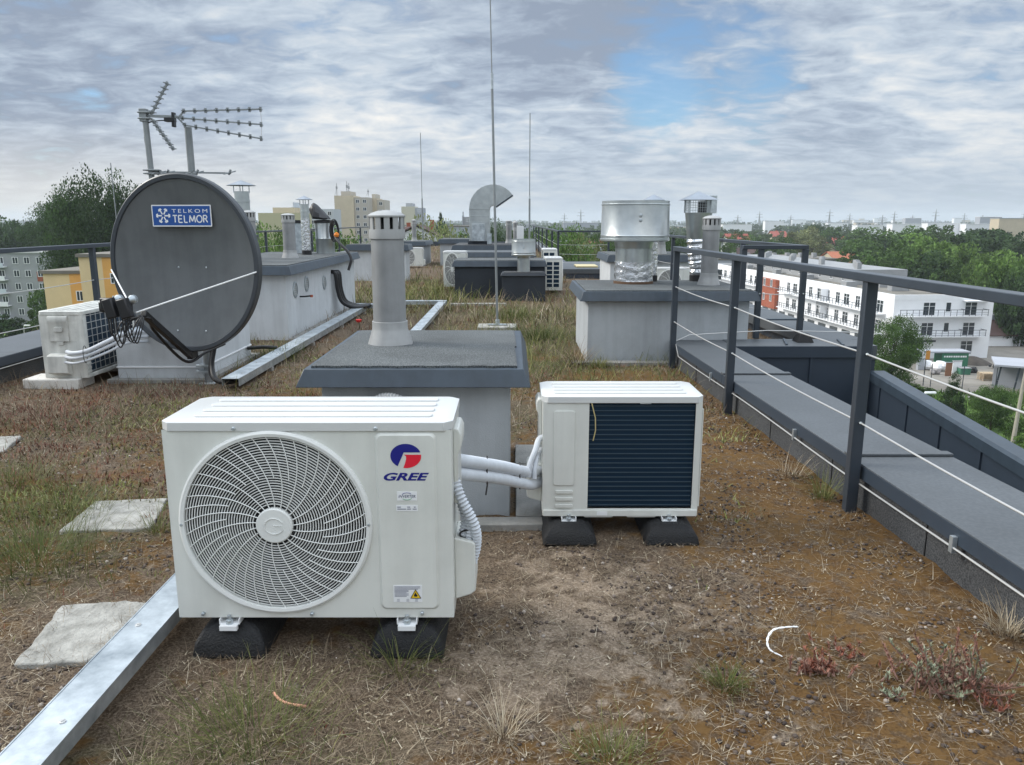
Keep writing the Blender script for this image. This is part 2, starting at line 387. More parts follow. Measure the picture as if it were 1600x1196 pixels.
# ============================================================ boxes on the roof (chimney stacks)
def stack(x0, y0, x1, y1, zw, zt, label, wall=M_wall, over=.09, name='chimney_stack', felt=M_felt, cap=M_slate, group=None, slabs=True, lap=None):
    cx, cy = (x0+x1)/2, (y0+y1)/2; W, D = (x1-x0)/2, (y1-y0)/2
    t = thing(name, label, 'chimney stack', (cx, cy, 0), 0, group)
    part('wall', MB().box(-W, -D, -.03, W, D, zw+.01), wall, t, .006)
    o = over; k = .035
    m = MB(); a = (-W-o,-D-o,W+o,D+o); b = (-W-o+k,-D-o+k,W+o-k,D+o-k)
    m.frus(a, b, zw, zt)
    part('cap', m, cap, t, .004)
    # felt with slightly wavy edges, lapped in two sheets
    e = .03; bx0, by0, bx1, by1 = b[0]+e, b[1]+e, b[2]-e, b[3]-e
    ly = lap if lap is not None else 0
    m = MB()
    for (a0, a1, zz) in ((by0, ly+.04, .011), (ly, by1, .006)):
        n = 24; vs = []
        for i in range(n+1):
            xx = bx0+(bx1-bx0)*i/n
            vs.append((xx, a0+.006*math.sin(i*1.7)+random.uniform(-.004,.004) if a0 == by0 else a0+.004*math.sin(i*2.1), zt+zz))
        for i in range(n, -1, -1):
            xx = bx0+(bx1-bx0)*i/n
            vs.append((xx+(random.uniform(-.012,.0) if i == n else 0), a1+.005*math.sin(i*2.3+zz*900)+random.uniform(-.003,.003), zt+zz))
        k2 = len(vs); m.add(vs+[(v[0], v[1], zt-.003) for v in vs], [tuple(range(k2)), tuple(range(k2, 2*k2))[::-1]]+[(i,(i+1)%k2,k2+(i+1)%k2,k2+i) for i in range(k2)])
    part('felt', m, felt, t)
    FOOT.append((x0-.02, y0-.02, x1+.02, y1+.02))
    return t
st_main = stack(-.94, 3.70, -.01, 4.90, .685, .77, 'grey rendered stack with felt top right behind the big fan unit', over=.10, lap=-.02)
st_right = stack(.79, 7.98, 2.47, 9.42, .658, .755, 'grey stack carrying the fat steel mushroom vent, beside the railing', over=.09, lap=.1)
st_left = stack(-4.25, 9.56, -2.80, 13.75, .815, .925, 'long grey stack with round wall vents behind the satellite dish', wall=M_walll, over=.10, lap=.4)
st_dish = thing('sheet_box', 'low white sheet metal box standing behind the dish mast', 'box', (-3.27, 7.68, 0))
part('body', MB().box(-.40,-.66,.03,.40,.66,.43), M_walll, st_dish, .006)
part('flange', MB().box(-.408,-.668,.13,.408,.668,.145), M_white, st_dish, .002)
part('top', MB().box(-.41,-.67,.43,.41,.67,.452), M_galv, st_dish, .003)
part('kerb', MB().box(-.47,-.74,-.03,.47,.74,.035), M_concd, st_dish, .006)
for sx in (-1, 1): part('pin', MB().lathe([(.006,.45),(.006,.49),(.012,.492),(.012,.50)], (sx*.38,.63,0), 8), M_plas, st_dish)
FOOT.append((-3.7,6.98,-2.85,8.4))
# stacks further along the roof
st4 = stack(-4.02, 19.2, -2.62, 19.9, .75, .89, 'pale grey stack half hidden behind the near grey chimney pipe', wall=M_walll, group='far chimney stacks')
st5 = stack(-3.62, 25.8, -2.92, 28.0, .66, .79, 'small grey stack with a white unit in front, far along the roof', wall=M_wall, group='far chimney stacks')
d1 = stack(-1.11, 14.96, .63, 16.2, .60, .71, 'wide anthracite box with pale-topped cap in the middle distance', wall=M_dark, over=.05, felt=M_felt, cap=M_slate)
d0 = stack(-.185, 14.30, .62, 14.90, .47, .52, 'low anthracite box carrying the small mushroom vent', wall=M_dark, over=.03, felt=M_feltd, cap=M_dark)
d2 = stack(-1.10, 17.6, .50, 19.0, .66, .76, 'anthracite box with pale edge just behind the wide dark box', wall=M_dark, over=.06, felt=M_cope)
d3 = stack(-1.50, 20.2, .0, 22.6, .70, .84, 'anthracite topped stack under the curved steel duct', wall=M_dark, over=.08, felt=M_feltd)
d4 = stack(-2.4, 26.0, -1.0, 28.0, .72, .86, 'grey stack low on the left behind the curved duct', wall=M_wall, over=.08)
r2 = stack(1.95, 15.4, 3.55, 17.2, .67, .80, 'grey stack with dark cap behind the fat mushroom vent', wall=M_walll, over=.08)
# ============================================================ louvred plastic chimney pipes
def pvc_chimney(label, loc, h=.745, r=.094, group='grey plastic chimney pipes'):
    t = thing('chimney_pipe', label, 'chimney pipe', loc, 0, group)
    part('base_collar', MB().lathe([(r*1.36,0),(r*1.34,.012),(r*1.1,.085),(r*1.07,.10),(r*1.07,.135),(r,.137)], n=40, close=False), M_pvcl, t)
    part('pipe', MB().lathe([(r*.995,.10),(r*.97,h*.82)], n=40), M_pvc, t)
    part('ring', MB().lathe([(r*.97,h-.148),(r*1.06,h-.146),(r*1.075,h-.12),(r*1.06,h-.095),(r*.8,h-.093)], n=40), M_pvcl, t)
    m = MB(); n = 12
    for i in range(n):
        a0 = 2*PI*i/n; a1 = a0+2*PI/n*.62; rr = r*1.05; ri = r*.93; vs = []
        for k in range(4):
            a = a0+(a1-a0)*k/3
            for (q, z) in ((rr,h-.096),(rr,h-.028),(ri,h-.028),(ri,h-.096)): vs.append((q*math.cos(a), q*math.sin(a), z))
        fs = [(0,1,2,3),(15,14,13,12)]
        for k in range(3):
            for j in range(4): fs.append((k*4+j, k*4+(j+1)%4, k*4+4+(j+1)%4, k*4+4+j))
        m.add(vs, fs)
    part('slotted_head', m, M_pvcl, t)
    part('dark_core', MB().lathe([(r*.5,h-.1),(r*.5,h-.02)], n=20), M_black, t)  # black cylinder stands in for the shade inside the slotted head
    part('cap', MB().lathe([(r*1.0,h-.03),(r*1.10,h-.029),(r*1.12,h-.02),(r*.9,h-.006),(r*.5,h+.006),(0,h+.011)], n=40), M_pvcl, t)
    return t
ch0 = pvc_chimney('thick grey plastic chimney pipe with slotted head on the near stack', (gp(608,540,.775)[0], 4.38, .773))
dup(ch0, (2.21, 8.68, .757), .2, 'grey plastic chimney pipe on the right-hand stack beside the elbow vent', sc=(1.0,1.0,1.02))
dup(ch0, (-3.28, 11.5, .927), .2, 'grey plastic chimney pipe standing free on the long left stack', sc=(.98,.98,.86))
dup(ch0, (-3.50, 10.45, .927), .2, 'grey plastic chimney pipe almost hidden behind the rim of the dish', sc=(.85,.85,.9))
dup(ch0, (3.02, 15.9, .80), .2, 'grey plastic chimney pipe peeping out behind the fat mushroom vent', sc=(1.1,1.1,1.4))
dup(ch0, (-3.30, 26.4, .79), .2, 'thin distant chimney pipe on the small far left stack', sc=(.85,.85,.95))
dup(ch0, (-.09, 22.2, .84), .2, 'darker left pipe of the pair right of the curved duct', sc=(.85,.85,.85))
dup(ch0, (.10, 23.6, .0), .2, 'paler right pipe of the pair right of the curved duct', sc=(.7,.7,1.95))
# ============================================================ steel vents
def mushroom(label, loc, R1, R0, hn, hc, foil=True):
    t = thing('mushroom_vent', label, 'roof vent', loc)
    if foil:
        m = MB(); prof = []
        for i in range(25): z = hn*.5*i/24; prof.append((R0*1.04, z))
        m.lathe(prof, n=72)
        for i, (a, b, c) in enumerate(m.v):
            an = math.atan2(b, a); k = 1+.035*float(fbm(np.array([math.cos(an)*2+c*9]), np.array([math.sin(an)*2-c*14]), 1.6, 5)[0]-.5)+.008*math.sin(c*75+2*math.sin(an*3)); m.v[i] = (a*k, b*k, c)
        part('foil_wrap', m, M_foil, t)
        part('base_sealant', MB().lathe([(R0*1.08,-.004),(R0*1.07,.03),(R0*1.0,.035)], n=30), mat('brown_sealant', (.10,.055,.03), .8), t)
    part('neck', MB().lathe([(R0,hn*(.45 if foil else 0)),(R0*1.0,hn*.78),(R0*1.03,hn*.785),(R0*1.03,hn*.80),(R0*1.02,hn*.80),(R0*1.12,hn)], n=40), M_duct, t)
    z0, z1 = hn-.02, hn+hc
    part('drum', MB().lathe([(R0*1.1,z0),(R1*1.0,z0),(R1*1.02,z0+.01),(R1*1.02,z0+.028),(R1,z0+.034),(R1,z0+.06),(R1*1.015,z0+.065),(R1,z0+.075),(R1*.985,z1-.05),(R1*1.0,z1-.045),(R1*1.0,z1-.035),(R1*.985,z1-.03),(R1*.985,z1),(R1*.95,z1),(R1*.95,z1-.06),(R0,z1-.075),(0,z1-.05)], n=64), M_duct, t)
    m = MB()
    for i in range(2):
        m.lathe([(.02,0),(.02,.004),(.014,.006),(0,.006)], (0,0,0), 12, 'y').xf(Matrix.Translation((0,-R1*1.0,z0+hc*(.55+.12*i))) @ Matrix.Scale(-1, 4, (0,1,0)), len(m.v)-48)
    part('seam_rivet', m, M_galv, t)
    return t
mushroom('fat round steel mushroom vent with foil-wrapped neck, on the right stack', (1.40, 8.92, .762), .385, .212, .50, .425)
mushroom('small steel mushroom vent on the low anthracite box', (fp(818,427,14.6)[0], 14.6, .525), .225, .12, .32, .29, False)
def flue(label, loc, r, h, foil=.4, group='steel flues with conical caps'):
    t = thing('steel_flue', label, 'flue pipe', loc, 0, group)
    prof = []
    for i in range(30): prof.append((r*(1+.02*(i % 2)), h*foil*i/29))
    m = MB().lathe(prof, n=28)
    for i, (a, b, c) in enumerate(m.v):
        an = math.atan2(b, a); k = 1+.16*float(fbm(np.array([math.cos(an)*2+c*9]), np.array([math.sin(an)*2-c*14]), 1.6, 5)[0]-.5); m.v[i] = (a*k, b*k, c)
    part('foil_sleeve', m, M_foil, t)
    part('pipe', MB().lathe([(r*.97,h*foil),(r*.97,h*.72),(r*1.04,h*.722),(r*1.04,h*.75),(r*.97,h*.752),(r*.97,h*.86)], n=24, close=False), M_duct, t)
    m = MB()
    for i in range(4): a = PI/2*i+.5; m.bar((r*math.cos(a),r*math.sin(a),h*.84),(r*math.cos(a),r*math.sin(a),h*.94), .012, .004)
    part('strut', m, M_galv, t)
    part('cone_cap', MB().lathe([(r*1.9,h*.93),(r*1.9,h*.935),(0,h)], n=28), M_cap, t)
    part('base', MB().lathe([(r*1.12,-.003),(r*1.1,.07),(r,.075)], n=20, close=False), M_plas, t)
    return t
flue('foil-wrapped steel flue with cone cap on the long left stack', (-3.32, 12.6, .93), .07, .93, .62)
flue('steel flue whose cone cap shows just right of the dish rim', (-3.83, 11.2, .93), .105, 1.1, .3)
flue('steel flue with cone cap rising behind the fat mushroom vent', (fp(1021,330,9.25)[0], 9.25, .762), .068, 1.01, .5)
# square-caged vent on a bent foil tube
def cage_vent():
    x, y, z = fp(1090, 437, 9.3); t = thing('elbow_vent', 'caged vent with pyramid hood on a bent foil tube', 'roof vent', (x, y, .762))
    pts = [(.0,0,0),(.0,0,.16),(-.012,0,.26),(-.03,0,.38),(-.04,0,.52)]
    m = MB(); sp = spline(pts, 14)
    part('flex_tube', m.tube(sp, [.090+.003*(i % 2)+.006*math.sin(i*.9)+.02*min(1, i/25) for i in range(len(sp))], 20), M_foil, t)
    part('cone', MB().lathe([(.112,.50),(.118,.56),(.135,.72),(.145,.80)], (-.04,0,0), 28), M_duct, t)
    m = MB(); q = .125; z0, z1 = .80, .945
    for sx in (-1,1):
        for sy in (-1,1): m.bar((sx*q-.04,sy*q,z0),(sx*q-.04,sy*q,z1), .014)
    for i in range(9):
        u = -q+2*q*(i+.5)/9
        for s_ in (-1,1):
            m.bar((u-.04,s_*q,z0),(u-.04,s_*q,z1), .003); m.bar((s_*q-.04,u,z0),(s_*q-.04,u,z1), .003)
    for i in range(6):
        zz = z0+(z1-z0)*i/5
        for s_ in (-1,1): m.bar((-q-.04,s_*q,zz),(q-.04,s_*q,zz), .003); m.bar((s_*q-.04,-q,zz),(s_*q-.04,q,zz), .003)
    part('cage', m, M_galv, t)
    part('inner_pipe', MB().lathe([(.05,.78),(.05,.93)], (.02,.02,0), 16), M_blade, t)
    m = MB(); m.add([(-.235,-.2,.945),(.155,-.2,.945),(.155,.2,.945),(-.235,.2,.945),(-.04,0,1.045)], [(0,1,4),(1,2,4),(2,3,4),(3,0,4),(3,2,1,0)])
    part('hood', m, M_cap, t)
    part('base', MB().lathe([(.10,-.003),(.10,.07),(.09,.08)], n=20), M_plas, t)
cage_vent()
t = thing('vent_housing', 'small grey sheet metal vent housing behind the pyramid hood', 'roof vent', (fp(1108,318,10.9)[0], 10.9, 0))
part('housing', MB().box(-.09,-.08,1.57,.09,.08,1.81), M_galv, t, .004); part('duct', MB().lathe([(.05,0),(.05,1.58)], n=16), M_galv, t)
# curved duct
def curved_duct():
    t = thing('curved_duct', 'big curved galvanised duct rising like a cobra head from the middle stack', 'duct', (-.86, 21.0, .84))
    w = .27; m = MB()
    for i in range(5):
        z0 = .10+i*.165; m.box(-w,-w,z0,w,w,z0+.16); m.box(-w-.008,-w-.008,z0+.15,w+.008,w+.008,z0+.165)
    part('riser', m, M_duct, t, .003)
    ci = (w+.09, .93); ri, ro = .09, .09+2*w; n = 6; m = MB()
    for k in range(n):
        a0 = PI-R(146)*k/n; a1 = PI-R(146)*(k+1)/n
        P = [(ci[0]+r_*math.cos(a), ci[1]+r_*math.sin(a)) for r_, a in ((ri,a0),(ro,a0),(ro,(a0+a1)/2),(ro,a1),(ri,a1))]
        q = w-.002*k; m.ext(P, -q, q)
        m.bar((P[0][0],-q-.006,P[0][1]),(P[1][0],-q-.006,P[1][1]), .03, .012)
    part('elbow', m, M_duct, t)
    a = PI-R(146); p0 = (ci[0]+ri*math.cos(a), ci[1]+ri*math.sin(a)); p1 = (ci[0]+ro*math.cos(a), ci[1]+ro*math.sin(a))
    part('mouth_flange', MB().bar((p0[0],0,p0[1]),(p1[0],0,p1[1]), 2*w+.06, .03, up=(math.sin(a),0,-math.cos(a))), M_slate, t)
    part('plinth', MB().box(-w-.04,-w-.04,-.01,w+.04,w+.04,.10), M_dark, t)
    part('side_duct', MB().box(-.2,-w-.10,.1,.14,-w-.003,.55).box(.2,-w-.08,.02,.32,-w-.03,.3), M_galv, t, .004)
curved_duct()
t = thing('sensor_box', 'pale box on a post right of the paired pipes', 'box', (fp(813,362,23.0)[0], 23, 0)); part('housing', MB().box(-.1,-.08,.95,.1,.08,1.32), M_white, t, .004); part('post', MB().box(-.02,-.02,0,.02,.02,.96), M_rail, t)
# square duct, steel cylinder and black wrap on the long left stack
t = thing('square_duct', 'pale square duct with black lid on the long left stack', 'duct', (-3.58, 13.15, .93))
part('body', MB().box(-.13,-.12,.0,.13,.12,.50), M_galv, t, .004); part('lid', MB().box(-.16,-.14,.50,.16,.14,.55), M_plas, t, .004)
t = thing('steel_duct', 'shiny steel cylinder duct with black cover on the long left stack', 'duct', (-3.16, 13.2, .93))
part('body', MB().lathe([(.155,0),(.155,.24),(.158,.245),(.155,.25),(.155,.50)], n=36), M_duct, t); part('lid', MB().lathe([(.17,.50),(.17,.545),(0,.56)], n=30), M_plas, t)
m = MB(); m.lathe([(.0,0),(.15,.005),(.16,.03),(.14,.10),(.10,.16),(.05,.2),(0,.205)], (0,0,0), 18)
m.v = [(x_-.05*z_/.2, y_, z_*(1.15-4.2*x_ if x_ < 0 else 1.15-4.5*x_)) for x_, y_, z_ in m.v]
for i in range(len(m.v)): x_, y_, z_ = m.v[i]; k_ = 1+.12*math.sin(x_*60+z_*31)+.1*math.sin(y_*47+z_*55); m.v[i] = (x_*k_, y_*k_, z_)
solo('black_sack', m, M_plas, 'black bagged bundle draped on the steel cylinder duct', 'bag', (-3.20, 13.15, 1.49))
t = thing('cable_coil', 'black cable coil with orange float hung on the steel duct', 'cable', (-2.93, 12.98, 1.18))
m = MB()
for i in range(5):
    rr = .06+.012*i; m.tube([(rr*math.cos(a*PI/8+i)*.7, -.02*i, .13+rr*1.7*math.sin(a*PI/8+i)) for a in range(17)], .009, 6)
part('coil', m, M_plas, t); part('float', MB().lathe([(0,-.05),(.035,-.03),(.045,0),(.035,.03),(0,.05)], (.04,-.10,.06), 14), M_orange, t)
# ============================================================ copings and parapets
SL = -.035
def px(Y): return 1.795+SL*(Y-3.8)      # inner edge of right-hand coping
def slabpoly(m, x0a, x0b, x1a, x1b, ya, yb, z0, z1):
    m.add([(x0a,ya,z0),(x1a,ya,z0),(x1b,yb,z0),(x0b,yb,z0),(x0a,ya,z1),(x1a,ya,z1),(x1b,yb,z1),(x0b,yb,z1)],
          [(0,3,2,1),(4,5,6,7),(0,1,5,4),(1,2,6,5),(2,3,7,6),(3,0,4,7)])
t = thing('parapet', 'low black felted parapet with broad grey coping running along the right-hand railing', 'parapet', (0,0,0))
m = MB(); slabpoly(m, px(-1)+.03, px(7.75)+.03, px(-1)+.5, px(7.75)+.5, -1, 7.75, -2.8, .17); part('wall', m, M_feltd, t)
for i, (ya, yb) in enumerate(((-.5,1.75),(1.75,3.93),(3.93,6.13),(6.13,7.95))):
    m = MB(); w = .545; z = .245+.0012*i
    slabpoly(m, px(ya), px(yb), px(ya)+w, px(yb)+w, ya, yb-.001, z-.012, z)
    slabpoly(m, px(ya), px(yb), px(ya)+.018, px(yb)+.018, ya, yb-.001, z-.068, z-.012)
    slabpoly(m, px(ya)+w-.012, px(yb)+w-.012, px(ya)+w, px(yb)+w, ya, yb-.001, z-.068, z-.012)
    if i: slabpoly(m, px(ya)-.004, px(ya+.05)-.004, px(ya)+w+.004, px(ya+.05)+w+.004, ya-.03, ya+.03, z, z+.014)
    part('coping', m, [M_cope, M_cope], t, .003)
    m = MB(); slabpoly(m, px(ya)-.0035, px(yb)-.0035, px(ya)-.0005, px(yb)-.0005, ya+.003, yb-.004, z-.075, z-.006); part('drip_edge', m, M_slated, t)
for yy in (2.25, 3.2, 4.15, 5.1, 6.05, 7.0):
    m = MB(); slabpoly(m, px(yy)+.026, px(yy)+.026, px(yy)+.031, px(yy)+.031, yy, yy+.007, 0, .17); part('felt_seam', m, M_black, t)
# wider part of the roof beyond y = 7.6 and its copings
t = thing('parapet', 'grey coped parapet round the wider roof beyond the right-hand stack', 'parapet', (0,0,0))
m = MB(); m.box(px(7.6)+.5, 7.62, -2.8, 3.39, 7.98, .15); slabpoly(m, 3.40, 2.95, 3.66, 3.21, 7.62, 20.3, -2.8, .15); m.box(1.4,20.0,-2.8,3.1,20.3,.15); slabpoly(m, 1.40,1.35,1.6,1.55, 20.3, 46.5, -2.8, .15)
part('wall', m, M_slated, t)
m = MB(); m.box(px(7.6)+.548, 7.555, .15, 3.57, 8.02, .25); part('coping', m, M_cope, t, .004)
m = MB(); slabpoly(m, 3.28, 2.85, 3.72, 3.29, 8.021, 20.0, .12, .247); m.box(3.571,7.60,.10,3.66,8.02,.245); part('coping', m, M_cope, t, .004)
m = MB(); m.box(1.3,19.98,.13,2.95,20.38,.25); part('coping', m, M_cope, t, .004)
m = MB(); slabpoly(m, 1.34,1.30,1.66,1.6, 20.39, 46.5, .13, .25); part('coping', m, M_cope, t, .004)
m = MB(); m.box(px(7.6)+.55, 7.54, .135, 3.59, 7.556, .246); part('drip_edge', m, M_slated, t)
for yy in (9.6, 11.9, 14.2, 16.5):
    m = MB(); xa = 3.28-.036*(yy-8); m.box(xa-.01, yy, .247, xa+.45, yy+.06, .262); part('coping_joint', m, M_slate, t)
for sx, sy in ((2.75,7.78),(3.3,7.74)):
    m = MB(); m.bar((sx,sy-.18,.258),(sx+.1,sy+.2,.258), .02, .014); part('lap_strip', m, M_slate, t)
# lower terrace parapet, dark clad
t = thing('terrace_wall', 'dark slate panelled terrace wall dropping away on the right below the coping', 'wall', (0,0,0))
m = MB(); m.box(2.1, 7.565, -2.8, 3.56, 7.615, .135); part('cladding', m, M_slated, t)
A = Vector((3.60,7.55)); B = Vector((2.55,-.3)); dv = (B-A); ln = dv.length; dn = dv/ln; nn = Vector((-dn.y, dn.x))
if nn.x < 0: nn = -nn
def wallq(m, s0, s1, o0, o1, z0, z1):
    P = [A+dn*s0+nn*o0, A+dn*s1+nn*o0, A+dn*s1+nn*o1, A+dn*s0+nn*o1]
    m.add([(p.x,p.y,z) for z in (z0,z1) for p in P], [(0,3,2,1),(4,5,6,7),(0,1,5,4),(1,2,6,5),(2,3,7,6),(3,0,4,7)])
m = MB(); wallq(m, 0, ln, .0, .2, -2.8, -.09); part('cladding', m, M_slated, t)
m = MB(); o_ = .03
P = []
for s_ in (0, ln):
    for (o, z) in ((-.02,-.10),(-.02,-.02),(.0,.0),(.12,.004),(.12,-.10)):
        p = A+dn*s_+nn*o; P.append((p.x,p.y,z))
m.add(P, [(0,1,2,3,4),(9,8,7,6,5)]+[(i,(i+1)%5,5+(i+1)%5,5+i) for i in range(5)]); part('coping', m, M_slate, t)
for s_ in (.30, 1.02, 1.72, 2.42, 3.12, 3.82, 4.5):
    m = MB(); wallq(m, s_, s_+.022, -.014, .0, -2.8, -.10); part('standing_seam', m, M_slated, t)
for x_ in (2.40, 2.98):
    m = MB(); m.box(x_, 7.548, -2.8, x_+.022, 7.565, .135); part('standing_seam', m, M_slated, t)
struct('terrace_floor', MB().box(2.2,-2,-2.9,3.6,7.6,-2.8), M_conc)
# left parapets
t = thing('parapet', 'broad grey coped parapet along the left-hand edge of the roof', 'parapet', (0,0,0))
m = MB(); m.box(-5.35,-1,-2.8,-4.72,14.6,.17).box(-6.4,14.0,-2.8,-5.352,14.6,.17).box(-6.9,14.0,-2.8,-6.402,46.5,.17); part('wall', m, M_feltd, t)
for ya, yb in ((2.0,4.6),(4.6,7.2),(7.2,9.8),(9.8,12.3),(12.3,14.65)):
    m = MB(); m.box(-5.42,ya,.235,-4.68,yb-.004,.248).box(-4.695,ya,.175,-4.68,yb-.004,.235); part('coping', m, M_cope, t, .003)
part('coping', MB().box(-6.95,14.653,.20,-6.35,46.5,.25).box(-6.95,13.95,.2,-5.424,14.65,.248), M_cope, t, .003)
part('drip_edge', MB().box(-4.679,2,.165,-4.674,14.6,.242), M_slated, t)
part('end_wall', MB().box(-6.9,46.3,-2.8,1.66,46.6,.25), M_slated, t)
struct('building_mass', MB().box(-6.85,-3,-22,2.1,46.4,-2.85).box(2.11,7.7,-22,3.5,20,-2.85), M_walll)
# ============================================================ railings
def railing(label, P, zb, posts, pw=.058, wires=(.475,.825), wn=True, cat='railing', mid=()):
    """P: corner points of the top rail; posts: points where posts stand"""
    t = thing('guard_railing', label, cat, (P[0][0], P[0][1], 0)); O = Vector((P[0][0], P[0][1], 0))
    for a, b in zip(P, P[1:]):
        part('top_rail', MB().bar(Vector((*a,1.20))-O, Vector((*b,1.20))-O, .075, .042), M_rail, t, .004)
    for q in posts:
        zb_ = q[2] if len(q) > 2 else zb
        part('post', MB().bar(Vector((q[0],q[1],zb_))-O, Vector((q[0],q[1],1.179))-O, pw, pw*.9), M_rail, t, .004)
    if wn:
        for zz in wires:
            for a, b in zip(posts, posts[1:]):
                va = Vector((a[0],a[1],zz))-O; vb = Vector((b[0],b[1],zz))-O
                if (va-vb).length > 6: continue
                sp = [va.lerp(vb, k/8)+Vector((0,0,-.012*math.sin(PI*k/8))) for k in range(9)]
                part('wire', MB().tube(sp, .0045, 6), M_wire, t)
        for q in posts:
            if q[1] < 9:
                for zz in wires: part('wire_tensioner', MB().lathe([(.005,-.045),(.008,-.04),(.008,-.034),(.005,-.032),(.005,.04)], (q[0]-O.x, q[1]-O.y, zz), 8, 'y'), M_galv, t)
        return t
def rx(Y): return 1.752-.031*(Y-3.77)
railing('near dark steel railing with wire strands along the right-hand parapet', [(rx(-1.0),-1.0),(rx(7.72),7.72)], -.02, [(rx(y),y) for y in (-.3,1.72,3.77,5.84,7.70)])
railing('dark railing around the wider roof beyond the right-hand stack', [(2.40,8.12),(3.06,8.12),(2.85,13.8),(2.70,19.5)], .24, [(2.42,8.12,.24),(2.60,8.12,.24),(3.06,8.12,.24),(2.99,10.1,.24),(2.92,12.0,.24),(2.85,13.8,.24),(2.78,16.6,.24),(2.7,19.5,.24)], wires=(.72,))
t = thing('rubber_foot', 'black rubber block at the foot of the far railing corner post', 'rubber block', (3.0,7.84,.25)); part('block', MB().frus((-.085,-.085,.085,.085),(-.05,-.05,.05,.05),0,.085), M_rub, t, .006)
railing('distant railing of many posts right of the curved duct', [(2.55,20.2),(1.22,20.2),(1.20,46)], .02, [(2.5,20.2)]+[(1.2,y) for y in (20.3,23.4,27,31,35,39,43)], wires=(.4,.62,.86), pw=.055)
railing('dark railing along the left-hand parapet beyond the dish', [(-4.64,2.0),(-4.64,14.2),(-6.3,14.7),(-6.28,30),(-6.2,46)], -.02, [(-4.64,2.5),(-4.64,4.6),(-4.64,6.55),(-4.64,8.6),(-4.64,10.7),(-4.64,12.8),(-6.3,14.7),(-6.3,17.4),(-6.3,20),(-6.15,24),(-6.2,28),(-6.2,32),(-6.2,37),(-6.2,43)], wires=(.475,.825))
# conductor wires along the parapets
def cable(label, pts, r=.0045, m_=M_wire, name='conductor_cable', cat='cable'):
    return solo(name, MB().tube(spline(pts, 6), r, 6), m_, label, cat)
t = thing('conductor_cable', 'steel lightning conductor clipped along the face of the right-hand parapet', 'cable', (0,0,0))
part('wire', MB().tube([(px(y)-.016, y, .155-.006*math.sin(y*2)) for y in np.arange(-.5, 7.61, .2)]+[(px(7.7),7.72,.27),(px(7.7)+.15,7.76,.33),(2.6,7.8,.37),(3.4,7.84,.35),(3.8,7.84,.33)], .0048, 6), M_wire, t)
for yy in (1.5,2.95,4.6,6.4):
    part('clip', MB().box(px(yy)-.024,yy-.012,.135,px(yy)-.004,yy+.012,.205), M_galv, t)
cable('steel lightning conductor along the face of the left-hand parapet', [(-4.66,2,.15),(-4.665,4.5,.14),(-4.66,6.5,.15),(-4.66,9,.15),(-4.66,14,.15)])
cable('thin wire running above the far end of the right parapet', [(2.3,9.5,.40),(2.9,9.9,.37),(3.45,10.4,.30)])
# lightning rods
def rod(label, loc, h, lean=(0,0), block=True, k_=1.0):
    t = thing('lightning_rod', label, 'lightning rod', loc, 0, 'lightning rods')
    p = lambda k: (lean[0]*h*k, lean[1]*h*k, h*k)
    part('tube', MB().tube([p(0), p(.25), p(.5)], .0135*k_, 8), M_pole, t); part('tip', MB().tube([p(.5), p(.75), p(1)], .0075*k_, 6), M_pole, t)
    part('coupler', MB().lathe([(.018,h*.49),(.018,h*.52)], (lean[0]*h*.5,lean[1]*h*.5,0), 8), M_galv, t)
    if block:
        part('foot_plate', MB().box(-.13,-.03,.065,.13,.03,.08).lathe([(.03,.08),(.03,.14)], (0,0,0), 10), M_galv, t, .003)
    return t
rod('tallest lightning rod, rising from a concrete block behind the near stack', (-.20, 10.5, 0), 6.4, (-.018,0), True, 1.2)
solo('concrete_block', MB().box(-.29,-.2,-.02,.24,.2,.062), M_conc, 'pale concrete slab under the tallest lightning rod', 'block', (-.18,10.5,0), 0, None, .01)
rod('thin lightning rod right of the curved duct', (fp(827,390,19.4)[0], 19.4, 0), 4.0, (.001,0), True, 1.7)
rod('thin lightning rod left of the tall one, near the far left stack', (fp(659,380,27)[0]-.1, 28.3, 0), 4.5, (-.001,0), True, 1.8)
rod('small lightning rod showing above the big tree left of the dish', (-6.6, 13.1, .2), 2.2, (0,0), False)
# ============================================================ galvanised cable trays
def tray(label, p, q, w=.125, h=.055, z=.055, open_end=False, bolts=True, seglen=2.5):
    p = Vector((*p, z)); q = Vector((*q, z)); d = (q-p); L_ = d.length; a = math.atan2(d.y, d.x)-PI/2
    t = thing('cable_tray', label, 'cable tray', p, a, 'galvanised cable trays')
    n = max(1, round(L_/seglen)); s_ = L_/n
    for i in range(n):
        y0, y1 = i*s_, (i+1)*s_-.006; m = MB()
        m.box(-w/2,y0,h-.003,w/2,y1,h).box(-w/2,y0,0,-w/2+.003,y1,h-.003).box(w/2-.003,y0,0,w/2,y1,h-.003)
        m.box(-w/2-.004,y0,h-.012,-w/2,y1,h+.002).box(w/2,y0,h-.012,w/2+.004,y1,h+.002)
        part('cover', m, M_galv, t)
    if bolts:
        y = .25; k = 0
        while y < min(L_, 8):
            part('bolt', MB().lathe([(.010,h),(.010,h+.003),(.005,h+.004),(.005,h+.006),(0,h+.006)], ((-.02 if k % 2 else .02),y,0), 12), M_wire, t); y += .52; k += 1
    y = .9
    while y < L_: part('support', MB().box(-w/2-.01,y,-z-.01,w/2+.01,y+.06,-.001), M_concd, t); y += 1.6
    FOOT.append((min(p.x,q.x)-w/2, min(p.y,q.y), max(p.x,q.x)+w/2, max(p.y,q.y)))
    return t
tray('galvanised cable tray running from the bottom left corner past the big fan unit', (-1.275,.6), (-1.20,13.2))
tray('galvanised cable tray starting beside the dish mast and running along the long left stack', (-2.48,6.62), (-2.45,12.6), .15, .07, .04)
